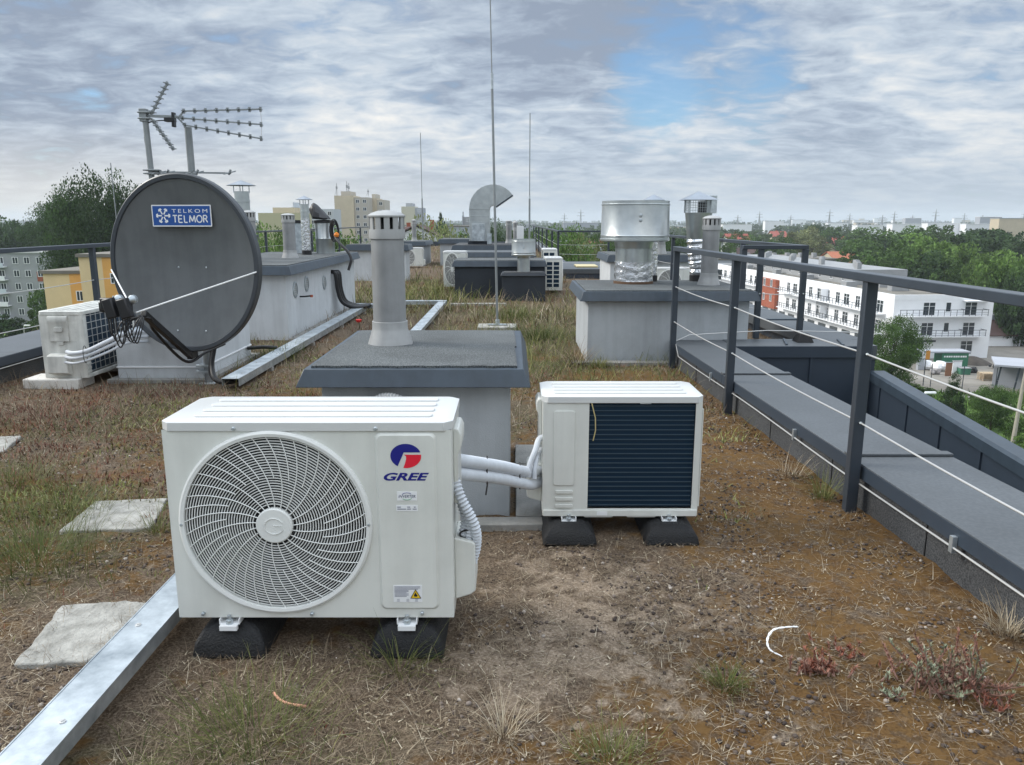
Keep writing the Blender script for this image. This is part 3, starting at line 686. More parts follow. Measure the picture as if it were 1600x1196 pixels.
tray('galvanised cable tray crossing the roof in the middle distance', (-2.35,13.35), (-1.13,13.35), .15, .06, .05, bolts=False)
tray('short galvanised tray stub beside the black pipes of the left stack', (-2.62,12.75), (-2.2,12.70), .18, .06, .06, bolts=False)
# ============================================================ paving slabs and kerbs
def slab(label, P, z, name='paving_slab'):
    t = MB(); n = len(P); cx = sum(p[0] for p in P)/n; cy = sum(p[1] for p in P)/n
    Q = []
    for i in range(n):
        a = Vector(P[i]); b = Vector(P[(i+1)%n])
        for k in range(6): c = a.lerp(b, k/6); Q.append((c.x-cx+random.uniform(-.006,.006), c.y-cy+random.uniform(-.006,.006)))
    t.ext(Q, -.03, z, 'xy'); FOOT.append((min(p[0] for p in P)+.10, min(p[1] for p in P)+.08, max(p[0] for p in P)-.10, max(p[1] for p in P)-.08))
    return solo(name, t, M_conc, label, 'paving slab', (cx,cy,0), 0, 'loose concrete slabs', .006)
def pix(*pp, z=.02): return [gp(x, y, z)[:2] for x, y in pp]
slab('square pale concrete slab left of the fan unit, farther of two', pix((92,828),(236,823),(262,776),(150,781)), .014)
slab('pale concrete slab half overgrown beside the cable tray, nearest', pix((20,1035),(140,1030),(255,940),(195,936),(95,944),(60,990)), .014)
slab('pale slab cut by the left edge of the photo', pix((-70,712),(5,704),(34,680),(-60,682)), .015)
M_k = M_concd
for i, (x0,y0,x1,y1) in enumerate(((.02,3.62,.20,4.02),(.02,4.04,.2,4.44),(.02,4.46,.2,4.86),(-.30,3.50,.20,3.60),(-.72,3.5,-.32,3.6),(-1.1,3.5,-.74,3.6))):
    lab = ['kerb slab at the near right corner of the near stack','kerb slab beside the near stack, second from its corner','kerb slab beside the near stack, farthest back','front kerb slab below the near stack, rightmost','front kerb slab below the near stack, middle','front kerb slab below the near stack, behind the fan unit'][i]
    solo('kerb_slab', MB().box(-(x1-x0)/2,-(y1-y0)/2,-.03,(x1-x0)/2,(y1-y0)/2,.03), M_k, lab, 'kerb slab', ((x0+x1)/2,(y0+y1)/2,0), random.uniform(-.02,.02), 'kerb slabs round the near stack', .006)
    FOOT.append((x0,y0,x1,y1))
solo('kerb_slab', MB().box(-.8,-.06,-.03,.8,.06,.035), M_k, 'kerb strip along the foot of the right-hand stack', 'kerb slab', (1.42,7.88,0), 0, None, .006)
solo('kerb_slab', MB().box(-.11,-2.1,-.03,.11,2.1,.03), M_k, 'kerb strip along the foot of the long left stack', 'kerb slab', (-2.68,11.6,0), 0, None, .006)
solo('concrete_strip', MB().box(-.5,-.06,-.03,.5,.06,.04), M_conc, 'pale concrete strip lying in grass past the crossing tray', 'concrete strip', (-.6,13.6,0), .02, None, .006)
# ============================================================ AIR CONDITIONERS (front -y, service side +x, origin: middle of the bottom)
def make_ac(label, loc, rz, W, D, Hh, detail=2, cbk=.29, logo=True, old=False, feet=True, footz=.134, fh=None, group='outdoor units of the air conditioning'):
    t = thing('air_conditioner', label, 'air conditioner', loc, rz, group)
    P = M_acold if old else M_ac; PL = M_acold if old else M_lid
    w, d = W/2, D/2; zl = Hh-.03
    fx, fz, fr = -W*.125, Hh*.492, min(W*.330, Hh*.452)
    N_ = 96 if detail > 1 else 40
    # casing with a round fan opening
    m = MB(); out = []; inn = []
    for i in range(N_):
        a = 2*PI*i/N_; c, s_ = math.cos(a), math.sin(a); inn.append((fx+fr*c, -d, fz+fr*s_))
        t_ = min((( w-fx) if c > 0 else (w+fx))/max(1e-6, abs(c)), ((zl-fz) if s_ > 0 else fz)/max(1e-6, abs(s_)))
        out.append((fx+t_*c, -d, fz+t_*s_))
    m.add(out+inn, [(i,(i+1)%N_,N_+(i+1)%N_,N_+i) for i in range(N_)])
    for q in ((w,0),(w,zl),(-w,zl),(-w,0)):   # corner fillers
        k = [i for i in range(N_) if True]
        i0 = min(range(N_), key=lambda i: (out[i][0]-q[0])**2+(out[i][2]-q[1])**2)
        for j in (i0-1, i0):
            a, b = out[j % N_], out[(j+1) % N_]
            if abs(a[0]-b[0]) > 1e-5 and abs(a[2]-b[2]) > 1e-5: m.add([(a[0],-d,a[2]),(b[0],-d,b[2]),(q[0],-d,q[1])], [(0,1,2)])
    ch = .018
    m.add([(-w,-d,0),(-w,d,0),(-w,d,zl),(-w,-d,zl)], [(0,1,2,3)]); m.add([(w,-d,0),(w,d,0),(w,d,zl),(w,-d,zl)], [(0,1,2,3)])
    m.add([(-w,-d,0),(w,-d,0),(w,d-.006,0),(-w,d-.006,0)], [(0,1,2,3)])
    xs_ = w-.72*W+.02                      # service part of the back: from xs_ .. w; coil for the rest
    cb = W*cbk                              # width of the service panel at the back (next to +x)
    m.box(w-cb, d-.004, .0352, w-.0002, d-.0002, zl); m.box(-w+.0002, d-.004, .0352, -w+.03, d-.0002, zl); m.box(-w+.0002, d-.004, .0002, w-.0002, d-.0002, .035)
    part('casing', m, P, t)
    # base pan lip with cut-outs, corner posts
    m = MB(); m.ext([(-w+.004,-.001),(w-.004,-.001),(w-.004,.03),(-w+.004,.03)], d, d+.008)
    m.ext([(-w*.45,-.008),(-w*.1,-.008),(-w*.06,.006),(-w*.5,.006)], d-.01, d+.004); m.ext([(w*.1,-.008),(w*.45,-.008),(w*.5,.006),(w*.06,.006)], d-.01, d+.004)
    part('base_pan', m, P, t, .002)
    # coil at the back and the -x side
    if detail:
        m = MB(); x0, x1 = -w+.03, w-cb
        m.mt(0).box(x0, d-.03, .04, x1, d-.014, zl-.005)
        part('coil', m, M_coil, t)
        m = MB(); nb = 22
        if not old:
            for i in range(nb): zz = .05+(zl-.07)*i/(nb-1); m.box(x0, d-.013, zz-.0016, x1, d-.0075, zz+.0016)
        else:
            for i in range(9): zz = .05+(zl-.07)*i/8; m.box(x0, d-.006, zz-.002, x1, d-.0, zz+.002)
            for i in range(11): xx = x0+(x1-x0)*i/10; m.box(xx-.002, d-.0061, .04, xx+.002, d-.0003, zl)
        part('coil_guard', m, M_coilt if not old else M_wire, t)
        m = MB(); m.box(-w-.0015,-d*.7,.05,-w+.001,d*.9,zl-.04); part('side_coil', m, M_coil, t)
        m = MB()
        for i in range(7): zz = .05+(zl-.09)*i/6; m.box(-w-.007,-d*.72,zz-.007,-w-.002,d*.92,zz+.007)
        for yy in (-d*.7, d*.1, d*.9): m.box(-w-.0075,yy-.012,.045,-w-.0022,yy+.012,zl-.035)
        part('side_guard', m, P, t)
        # ribs pressed in the service panel at the back
        m = MB(); xa, xb = w-cb+.055, w-.03
        m.ext(rrect(xa+.01, Hh*.26, xb-.02, Hh*.88, .012, 3), d, d+.006)
        for k in range(3): m.ext(rrect(xa+.015, Hh*(.07+.06*k), xb-.03, Hh*(.10+.06*k), .006, 3), d, d+.008)
        part('rear_panel', m, P, t, .002)
    # lid
    m = MB(); e = .006; c = .028
    outl = [(-w-e+c,-d-e),(w+e-c,-d-e),(w+e,-d-e+c),(w+e,d+e-c),(w+e-c,d+e),(-w-e+c,d+e),(-w-e,d+e-c),(-w-e,-d-e+c)]
    m.ext(outl, zl-.004, Hh-.004, 'xy')
    k_ = .012; inl = [(x*(1-k_/w), y*(1-k_/d)) for x, y in outl]; n8 = len(outl)
    m.add([(x,y,Hh-.0042) for x, y in outl]+[(x,y,Hh) for x, y in inl], [(i,(i+1)%n8,n8+(i+1)%n8,n8+i) for i in range(n8)]+[tuple(range(n8,2*n8))])
    for k in range(4):
        yy = -d*.62+k*d*.42; m.ext(rrect(-w*.82, yy-d*.11, w*.86, yy+d*.11, .012, 3), Hh-.001, Hh+.005, 'xy')
    part('lid', m, PL, t, .0025)
    if detail:
        # bezel
        b = fr; part('bezel', MB().lathe([(b+.012,-d-.0),(b+.010,-d-.010),(b+.003,-d-.014),(b-.008,-d-.012),(b-.010,-d+.002),(b-.006,-d+.012)], (fx,0,fz), 96 if detail > 1 else 40, 'y', close=False), M_grill if not old else P, t)
        # grille
        m = MB(); hub = .062*W/.955; nr = 26 if detail > 1 else 9; r1 = b-.008
        for i in range(nr):
            rr = hub+.008+(r1-hub-.010)*(i+.5)/nr; wd = .0015 if detail > 1 else .004; n_ = 72 if detail > 1 else 28; o = len(m.v)
            dome = -.012*(1-(rr/b)**2)
            m.lathe([(rr-wd,-d-.002+dome),(rr+wd,-d-.002+dome),(rr+wd,-d+.001+dome),(rr-wd,-d+.001+dome),(rr-wd,-d-.002+dome)], (fx,0,fz), n_, 'y', close=False)
        ns = 21 if detail > 1 else 12
        for i in range(ns):
            for kind in (0, 1):
                if kind == 1 and detail < 2: continue
                a0 = 2*PI*(i+.5*kind)/ns; ts = .0 if kind == 0 else .42; q = []
                for k in range(13):
                    tt = ts+(1-ts)*k/12; rr = hub-.003+(r1-hub+.006)*tt; a = a0+.43*tt; dome = -.012*(1-(rr/b)**2)
                    q.append((fx+rr*math.cos(a), -d-.004+dome, fz+rr*math.sin(a)))
                m.tube(q, .0019 if detail > 1 else .004, 4)
        part('grille', m, M_grill if not old else P, t)
        hb = part('hub', MB().lathe([(hub,-d-.004),(hub,-d-.020),(hub-.004,-d-.024),(0,-d-.025)], (fx,0,fz), 40, 'y'), M_grill, t)
        if logo:
            m = MB(); rr = hub*.45; q = [(fx+rr*1.15*math.cos(a), -d-.0262, fz+rr*math.sin(a)) for a in np.linspace(R(25), R(330), 18)]; m.tube(q+[(fx+rr*.9,-d-.0255,fz+.002),(fx-.002,-d-.0255,fz+.002)], .0016, 5); part('hub_emblem', m, M_grill, hb)
        # fan, and a well painted black for the shade behind the grille
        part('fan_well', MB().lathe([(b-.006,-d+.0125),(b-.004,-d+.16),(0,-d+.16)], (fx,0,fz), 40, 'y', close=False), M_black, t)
        m = MB(); m.lathe([(.07,-d+.06),(.07,-d+.12)], (fx,0,fz), 24, 'y')
        for i in range(3):
            vs = []; a0 = 2*PI*i/3+.5
            for k in range(9):
                a = a0+k*.13
                for rr, dy in ((.06,0),(b*.55,.01),(b*.93,.03)): vs.append((fx+rr*math.cos(a+rr*.9), -d+.05+dy+.05*k/8, fz+rr*math.sin(a+rr*.9)))
            m.add(vs, [(k*3+j,k*3+j+1,k*3+4+j,k*3+3+j) for k in range(8) for j in range(2)])
        part('fan', m, M_blade, t)
        # raised service panel at the front
        m = MB(); xa, xb = W*.235, W*.449; za, zb = Hh*.045, Hh*.945; o1 = rrect(xa,za,xb,zb,.022); o2 = rrect(xa+.009,za+.009,xb-.009,zb-.009,.016); n = len(o1)
        m.add([(x,-d-.0003,z) for x, z in o1]+[(x,-d-.0085,z) for x, z in o2], [(i,(i+1)%n,n+(i+1)%n,n+i) for i in range(n)]+[tuple(range(n,2*n))])
        pn = part('front_panel', m, P, t); yf = -d-.0095; pcx = W*.343
        if logo:
            k = Hh/.698
            g = part('emblem', (lambda mb: mb)(MB()), [M_blue, M_red], pn) if False else None
            m = MB(); cx, cz, rxx, rzz = pcx, .582*k, .0505, .0415
            arc = lambda a0, a1, n: [(cx+rxx*math.cos(R(a0+(a1-a0)*i/n)), yf, cz+rzz*math.sin(R(a0+(a1-a0)*i/n))) for i in range(n+1)]
            A1 = arc(17, 237, 30); L_ = [(cx-.126*rxx, yf, cz+.294*rzz)]
            B_ = A1+L_; c0 = (cx-.45*rxx, yf, cz+.35*rzz)
            m.mt(0).add([c0]+B_, [(0,i+1,(i+1)%len(B_)+1) for i in range(len(B_))])
            A2 = arc(259.5, 366, 18)+[(cx-.126*rxx,yf,cz+.115*rzz),(cx+.02*rxx,yf,cz-.02*rzz),(cx+.02*rxx,yf,cz-.25*rzz),(cx-.06*rxx,yf,cz-.6*rzz)]
            c0 = (cx+.4*rxx, yf, cz-.3*rzz); m.mt(1).add([c0]+A2, [(0,i+1,(i+1)%len(A2)+1) for i in range(len(A2))])
            part('emblem', m, [M_blue, M_red], pn, smooth=False)
            part('lettering', put_text(MB(), 'GREE', pcx, yf, .511*k, .150, .0275, shear=.32, bold=.035, spacing=1.02), M_blue, pn, smooth=False)
            s1 = part('sticker', MB().box(pcx-.033,yf,.428*k,pcx+.033,yf+.001,.459*k), M_white, pn)
            q = yf-.001
            m = MB(); m.mt(0); put_text(m, 'INVERTER', pcx, q, .443*k, .056, .0095, shear=.25, bold=.0)
            def arcp(a0, a1): return [(pcx+.018*math.cos(R(a)), q, .443*k+.0125*math.sin(R(a))) for a in np.linspace(a0, a1, 9)]
            m.mt(1).tube(arcp(40,150), .0008, 4); m.mt(2).tube(arcp(220,330), .0008, 4); part('print', m, [M_ink, M_blue, M_green], s1, smooth=False)
            s2 = part('sticker', MB().box(pcx-.037,yf,.391*k,pcx+.035,yf+.001,.412*k), M_white, pn)
            m = MB()
            for zz, runs in ((.4055,((-.033,-.021),(-.0,.010),(.022,.028))),(.3985,((-.033,-.004),(.0,.012),(.018,.031)))):
                for a, bb in runs: m.box(pcx+a,q,zz*k-.0011,pcx+bb,q+.0004,zz*k+.0011)
            part('print', m, M_ink, s2, smooth=False)
            s3 = part('sticker', MB().box(pcx-.056,yf,.062*k,pcx+.042,yf+.001,.124*k), M_white, pn, label='white warning sticker with a yellow flame triangle')
            m = MB(); m.mt(0)
            for i in range(9): m.box(pcx-.052,q,(.119-i*.0044)*k-.0006,pcx+(.036 if i < 3 else -.004)-(.007 if i % 3 == 2 else 0),q+.0004,(.119-i*.0044)*k+.0006)
            for a in (-.044,-.012,.018): m.box(pcx+a,q,.066*k,pcx+a+.009,q+.0004,.0675*k); m.box(pcx+a,q,.0725*k,pcx+a+.009,q+.0004,.0735*k)
            tx, tz = pcx+.020, .091*k; m.mt(1).add([(tx-.0175,q,tz-.014),(tx+.0175,q,tz-.014),(tx,q,tz+.0175)], [(0,1,2)])
            q2 = q-.0004
            for a, bb in (((-.0175,-.014),(.0175,-.014)),((.0175,-.014),(0,.0175)),((0,.0175),(-.0175,-.014))): m.mt(2).bar((tx+a[0],q2,tz+a[1]),(tx+bb[0],q2,tz+bb[1]), .0018, .0006, up=(0,1,0))
            m.add([(tx-.005,q2,tz-.008),(tx+.005,q2,tz-.008),(tx+.006,q2,tz-.002),(tx+.002,q2,tz+.001),(tx+.001,q2,tz+.008),(tx-.003,q2,tz+.003),(tx-.006,q2,tz-.003)], [tuple(range(7))])
            part('print', m, [M_ink, M_yel, M_black], s3, smooth=False)
            part('sticker', MB().box(-w+.0*w+W*.38, d+.0085, .006, -w+W*.43, d+.0095, .02), M_white, t) if False else None
        for x_, z_ in ((-W*.248,zl+.006),(W*.241,zl+.006),(-W*.41,.016),(-W*.015,.016),(W*.385,.018)):
            part('screw', MB().lathe([(.0065,-d-.0005),(.0065,-d-.009),(.004,-d-.011),(0,-d-.011)], (x_,0,z_), 12, 'y'), M_galv, t)
        for s_ in (-1, 1): part('screw', MB().lathe([(.005,-d-.012),(.005,-d-.015),(0,-d-.016)], (fx+s_*(b+.001),0,fz), 10, 'y'), M_galv, t)
    # service side
    m = MB(); m.ext([(-.0,Hh*.55),(.0,Hh*.93),(.018,Hh*.93),(.028,Hh*.90),(.028,Hh*.84),(.016,Hh*.80),(.016,Hh*.55)], -d*.55, d*.35)
    m.xf(Matrix.Translation((w,0,0))); part('handle_cover', m, P, t, .004)
    m = MB(); m.ext([(0,.045*Hh),(0,.375*Hh),(.062,.355*Hh),(.072,.34*Hh),(.072,.09*Hh),(.055,.07*Hh)], -d*.62, d*.30); m.xf(Matrix.Translation((w,0,0))); part('valve_cover', m, P, t, .005)
    if feet:
        fh_ = fh or footz
        for x_ in (-W*.315, W*.33):
            f = part('rubber_foot', (lambda mb: mb.add(
                [(x_+a*hw, yy, -fh_*zk-.0) for hw, zk, f0, b0 in ((.128,1,-.045,.12),(.119,.62,-.035,.11),(.098,.34,-.012,.09),(.060,.165,.02,.06)) for yy in (-d+f0, d+b0) for a in (-1,1)],
                [(0,2,3,1),(12,13,15,14)]+[f_ for k_ in (0,4,8) for f_ in ((k_,k_+1,k_+5,k_+4),(k_+2,k_+6,k_+7,k_+3),(k_,k_+4,k_+6,k_+2),(k_+1,k_+3,k_+7,k_+5))]))(MB()), M_rub, t, .010)
            m = MB(); m.box(x_-.035,-d-.012,-.021,x_+.035,d+.03,-.0165).box(x_-.035,-d-.012,-.017,x_-.031,d+.03,-.001).box(x_+.031,-d-.012,-.017,x_+.035,d+.03,-.001)
            m.box(x_-.03,-d-.028,-.036,x_+.03,-d-.012,-.018)
            rl = part('mounting_rail', m, M_white, t, .001)
            part('bolt', MB().lathe([(.013,-.018),(.013,-.004),(.007,-.003),(.007,.012),(0,.013)], (x_+.0,-d-.008 if W > .9 else d+.018,0), 8), M_galv, rl)
    return t
ac1 = make_ac('large white unit facing the camera with big round fan grille and a logo, nearest', (-.672, 2.42+.18, .134), 0, .945, .36, .698)
ac2 = make_ac('compact white unit seen from behind, showing dark blue coil, right of the near stack', (.511, 3.436+.17, .10), PI, .735, .335, .583, logo=False, footz=.105)
part('sensor_wire', MB().tube([(-.735*.5+.735*.71-.01,.170,.55),(-.735*.5+.735*.71-.028,.174,.48),(-.735*.5+.735*.71-.03,.174,.42),(-.735*.5+.735*.71-.02,.172,.37)], .0028, 5), mat('cream_wire', (.5,.42,.2), .5), ac2)
part('sticker', MB().box(.06,.1765,.004,.11,.178,.024), M_white, ac2)
part('hook', MB().box(-.13,.162,.545,-.08,.170,.555), M_galv, ac2)
ac3 = make_ac('older white unit beside the left parapet, its grid-covered coil turned to the dish', (-4.01, 7.25, .085), -PI/2, .93, .385, .60, cbk=.07, old=True, logo=False, feet=False, detail=1)
m = MB(); m.ext(rrect(-.055,.42,.02,.46,.01,3), .0, .03, 'yz'); m.ext(rrect(-.045,.30,.01,.42,.01,3), .0, .012, 'yz'); m.ext(rrect(.06,.33,.13,.50,.005,3), 0, .002, 'yz'); m.xf(Matrix.Translation((.465,0,0))); part('side_recess', m, M_acold, ac3, .002)
for i, (x_, y_) in enumerate(((-4.12,6.86),(-4.0,7.7))):
    solo('concrete_block', MB().box(-.26,-.14,-.03,.24,.14,.083), mat('white_block', (.6,.58,.54), .8, var=.12, vscale=9, bump=.4), ['white block under the near end of the old left unit','white block under the far end of the old left unit'][i], 'block', (x_,y_,0), 0, None, .012)
proto = make_ac('small white unit with round fan in front of the far left stack', (-3.25, 24.9, .05), 0, .80, .32, .58, detail=1, logo=False, feet=False)
dup(proto, (-1.22, 16.75, .08), 0, 'white unit whose fan is half hidden behind the wide anthracite box', sc=(.62,1,1.3))
dup(proto, (.86, 16.3, .06), PI/2, 'white unit with a slatted side coil right of the wide anthracite box', sc=(.9,1.1,1.15))
dup(proto, (.84, 17.6, .22), PI/2, 'white unit behind the slatted one, only its top showing', sc=(.8,1.0,1.1))
dup(proto, (3.05, 14.7, .05), 0, 'small white fan unit between the vent necks behind the right-hand stack', sc=(.85,1,.95))
FOOT += [(-1.1,2.45,-.2,2.9),(.15,3.4,.9,3.9),(-4.3,6.75,-3.75,7.75)]
# ---------------------------------------------- hoses
def hose(label, pts, r=.021, m_=M_hose, corr=True, group='white corrugated hoses', ties=()):
    o = Vector(pts[0]); q = [Vector(p)-o for p in pts]
    t = thing('corrugated_hose', label, 'hose', tuple(o), 0, group)
    part('sleeve', corr_tube(MB(), q, r, .018 if r > .02 else .013, .0055) if corr else MB().tube(spline(q, 8), r, 10), m_, t)
    return t
xw = -.195
hose('upper thick white hose strung between the two units', [(-.22,2.64,.632),(-.05,3.10,.455),(.085,3.47,.305),(.15,3.60,.285)], .026)
hose('lower thick white hose strung between the two units', [(-.22,2.64,.582),(-.05,3.10,.400),(.085,3.45,.25),(.15,3.58,.225)], .025)
for i, lab in enumerate(('outermost white hose bending down the side of the fan unit','second white hose bending down the side of the fan unit','innermost white hose bending down the side of the fan unit')):
    k = i*.028
    hose(lab, [(-.195,2.52+.02*i,.60-.03*i),(-.175+.0*i,2.50+.02*i,.54-.02*i),(-.13-k*.6,2.50+.02*i,.44),(-.125-k,2.52,.36),(-.14-k,2.53,.29)], .0185)
hose('white hose curling into the side of the compact unit', [(.075,3.42,.30),(.085,3.43,.36),(.11,3.45,.42),(.125,3.48,.46),(.15,3.5,.47)], .014, corr=False)
hose('thin white pipe beside the curled hose on the compact unit', [(.105,3.42,.29),(.108,3.43,.34),(.12,3.46,.39),(.14,3.5,.41)], .011, corr=False)
def ring(label, c, rx_, rz_, n=20, tail=True, ax='x'):
    m = MB(); q = [(0, rx_*math.cos(2*PI*i/n), rz_*math.sin(2*PI*i/n)) for i in range(n+1)]
    if ax == 'y': q = [(b, 0, c_) for a, b, c_ in q]
    m.tube(q, .0032, 5)
    if tail: m.bar((0,.0,-rz_),(-.006,-.012,-rz_-.04), .005)
    solo('cable_tie', m, M_plas, label, 'cable tie', c, 0, 'black cable ties')
ring('black cable tie with long tail round both hoses near the fan unit', (-.10,2.96,.483), .034, .060)
ring('black cable tie round both hoses near the compact unit', (.035,3.33,.335), .035, .062, tail=False)
ring('black cable tie round the hoses on the side of the fan unit', (-.150,2.51,.40), .032, .016, ax='y', tail=False)
# hose stub on the stack front wall
t = thing('hose_elbow', 'grey corrugated hose arching out of the front wall of the near stack', 'hose', (-.60,3.69,.5))
part('sleeve', corr_tube(MB(), [(-.10,.0,.02),(-.095,-.06,.08),(-.03,-.08,.135),(.05,-.08,.13),(.105,-.05,.07),(.115,-.0,-.02)], .022), M_pvcl, t)
# white pipe bundle of the old unit
for i, lab in enumerate(('upper lagged white pipe looping from the old left unit','lower lagged white pipe looping from the old left unit','thin lagged white pipe from the old left unit')):
    k = i*.045
    hose(lab, [(-3.95-.02*i,6.73,.33-k),(-3.86,6.66,.33-k),(-3.70,6.60,.36-k*.9),(-3.52,6.60,.44-k),(-3.40,6.72,.50-k),(-3.36,7.01,.47-k)], .019-.004*i, corr=False, group='lagged white pipes')
ring('black cable tie round the lagged pipes of the old unit', (-3.72,6.6,.33), .03, .075, tail=False)
# ============================================================ SATELLITE DISH + ANTENNAS
mast_x, mast_y = -2.80, 6.95
t = thing('antenna_mast', 'thick galvanised mast standing behind the satellite dish', 'mast', (mast_x, mast_y, 0))
part('pole', MB().lathe([(.036,-.02),(.036,1.75),(.030,1.752),(.030,2.26)], n=20), M_pole, t)
for z_ in (.10,.155): part('clamp', MB().box(-.09,-.045,z_,.02,.06,z_+.022).box(-.10,-.03,z_-.004,-.075,-.01,z_+.026), M_galv, t, .002)
part('foot_plate', MB().box(-.07,-.07,-.01,.07,.07,.012), M_galv, t, .002)
dc = Vector((fp(298,411,6.55)[0], 6.52, 1.115)); az = R(-9)
t = thing('satellite_dish', 'large dark grey satellite dish with a blue sign near its top', 'satellite dish', tuple(dc), az)
DW, DH, DD = .665, .735, .11
def dishpt(a, k): return (DW*k*math.cos(a), -DD*(k*k)+DD*.15, DH*k*math.sin(a))
m = MB(); n = 96; ks = [0,.12,.25,.4,.55,.7,.82,.90,.935]; o = []
m.add([dishpt(0,0)]+[dishpt(2*PI*i/n,k) for k in ks[1:] for i in range(n)], [(0,1+i,1+(i+1)%n) for i in range(n)]+[(1+j*n+i,1+j*n+n+i,1+j*n+n+(i+1)%n,1+j*n+(i+1)%n) for j in range(len(ks)-2) for i in range(n)])
part('reflector', m, M_dish, t)
m = MB(); e_ = lambda k, y: [(DW*k*math.cos(2*PI*i/n), y, DH*k*math.sin(2*PI*i/n)) for i in range(n)]
yr = -DD*.935**2+DD*.15; prof = [(.935,yr),(.943,yr-.014),(.985,yr-.016),(1.0,yr-.006),(1.0,yr+.055),(.99,yr+.06),(.96,yr+.03),(.6,yr+.10+.03),(.2,yr+.16),(0.01,yr+.165)]
V_ = sum([e_(k,y) for k,y in prof], []); m.add(V_, [(j*n+i,j*n+(i+1)%n,j*n+n+(i+1)%n,j*n+n+i) for j in range(len(prof)-1) for i in range(n)])
part('rim', m, M_dishr, t)
for x_, z_ in ((-.108,-.03),(.145,-.03),(-.125,-.56),(.135,-.56)): y_ = -DD*((x_/DW)**2+(z_/DH)**2)+DD*.15; part('bolt', MB().lathe([(.008,y_),(.008,y_-.004),(.004,y_-.007),(0,y_-.007)], (x_,0,z_), 10, 'y'), M_galv, t)
# sign
sgz, sgw, sgh, sgx = .395, .265, .0875, -.0; ys_ = -DD*((sgz+.06)/DH)**2+DD*.15-.028
sg = part('sign', MB().ext(rrect(sgx-sgw,sgz-sgh,sgx+sgw,sgz+sgh,.006,2), ys_, ys_+.003), M_white, t)
part('sign_field', MB().box(sgx-sgw+.009,ys_-.0006,sgz-sgh+.009,sgx+sgw-.009,ys_+.001,sgz+sgh-.009), M_sblue, sg)
yt = ys_-.0014; m = MB()
put_text(m, 'TELKOM', sgx+.075, yt, sgz+.038, .315, .030, bold=.0, spacing=1.4)
def strokes(word, x0, z0, w, h, gap, t_):
    G = {'T':[((0,1),(1,1)),((.5,1),(.5,0))],'E':[((0,0),(0,1)),((0,1),(.85,1)),((0,.5),(.75,.5)),((0,0),(.85,0))],'L':[((0,1),(0,0)),((0,0),(.8,0))],
         'M':[((0,0),(.12,1)),((.12,1),(.5,.15)),((.5,.15),(.88,1)),((.88,1),(1,0))],'O':[((.5+.5*math.cos(a*PI/8),.5+.5*math.sin(a*PI/8)),(.5+.5*math.cos((a+1)*PI/8),.5+.5*math.sin((a+1)*PI/8))) for a in range(16)],
         'R':[((0,0),(0,1)),((0,1),(.6,1)),((.6,1),(.85,.78)),((.85,.78),(.6,.52)),((.6,.52),(0,.52)),((.45,.52),(.9,0))]}
    x = x0
    for c_ in word:
        ww = w*{'M':1.35,'O':1.25,'L':.85}.get(c_, 1)
        for a, b_ in G[c_]: m.bar((x+a[0]*ww, yt, z0+a[1]*h), (x+b_[0]*ww, yt, z0+b_[1]*h), t_, .0008, up=(0,1,0))
        x += ww+gap
strokes('TELMOR', sgx-.078, sgz-.054, .038, .056, .013, .0095)
for i in range(6):
    a = PI/3*i+PI/6*0; cx, cz = sgx-.163, sgz-.0; u = Vector((math.cos(a),0,math.sin(a))); v_ = Vector((-math.sin(a),0,math.cos(a))); c_ = Vector((cx,yt,cz))
    m.bar(c_+u*.012, c_+u*.052, .011, .0006, up=(0,1,0))
    m.add([c_+u*.046-v_*.018, c_+u*.046+v_*.018, c_+u*.063+v_*.011, c_+u*.063-v_*.011], [(0,1,2,3)])
part('sign_lettering', m, M_white, sg, smooth=False)
# feed arm, LNBs, side struts (local coordinates: -y is towards the viewer)
lnb = Vector((-.085,-.80,-.305)); 
part('feed_arm', MB().bar((.0,-.02,-DH-.02), (.0,-.12,-DH-.03), .05,.06).bar((.0,-.10,-DH-.03), lnb+Vector((.10,.10,-.03)), .045, .05), M_plas, t, .006)
for sx, zz in ((-.985,-.05),(.975,-.055)):
    q = (DW*sx, -DD*.9, zz); part('strut', MB().tube([q, lnb+Vector((.07 if sx > 0 else .03,.06,-.02 if sx > 0 else .03))], .0062, 8), M_white, t)
br = part('feed_bracket', MB().box(lnb.x-.20,lnb.y+.02,lnb.z+.0,lnb.x+.06,lnb.y+.05,lnb.z+.09).box(lnb.x-.22,lnb.y+.03,lnb.z-.02,lnb.x-.16,lnb.y+.05,lnb.z+.06), M_plas, t, .01)
for k, xo in enumerate((-.07,.045)):
    hx = lnb.x+xo; hz = lnb.z+.02
    h_ = part('feed_head', MB().box(-.042,-.03,-.075,.042,.03,.075).xf(Matrix.Translation((hx,lnb.y-.03,hz)) @ Matrix.Rotation(R(-14),4,'Y')), M_plas, t, .01)
    part('feed_horn', MB().lathe([(.016,.0),(.020,.03),(.034,.05),(.034,.075),(.0,.08)], (hx+.015,lnb.y-.01,hz+.06), 20, 'y'), M_galv, h_)
    for j in range(4):
        xx = hx-.03+j*.02; a = random.uniform(.10,.16)
        part('feed_cable', MB().tube(spline([(xx,lnb.y-.03,hz-.07),(xx+.004,lnb.y-.03,hz-.07-a),(xx+.03,lnb.y-.01,hz-.10-a-.02*j),(xx+.07,lnb.y+.03,hz-.05-a*.5),(lnb.x+.10,lnb.y+.08,lnb.z-.05)], 6), .005, 6), M_plas, h_)
part('arm_cable', MB().tube(spline([lnb+Vector((.08,.07,-.05)), lnb+Vector((.12,.16,-.085)), (-.08,-.45,-.50), (-.02,-.15,-DH-.07), (.06,.05,-DH-.02), (.12,.25,-DH+.02)], 8), .013, 8), M_plas, t)
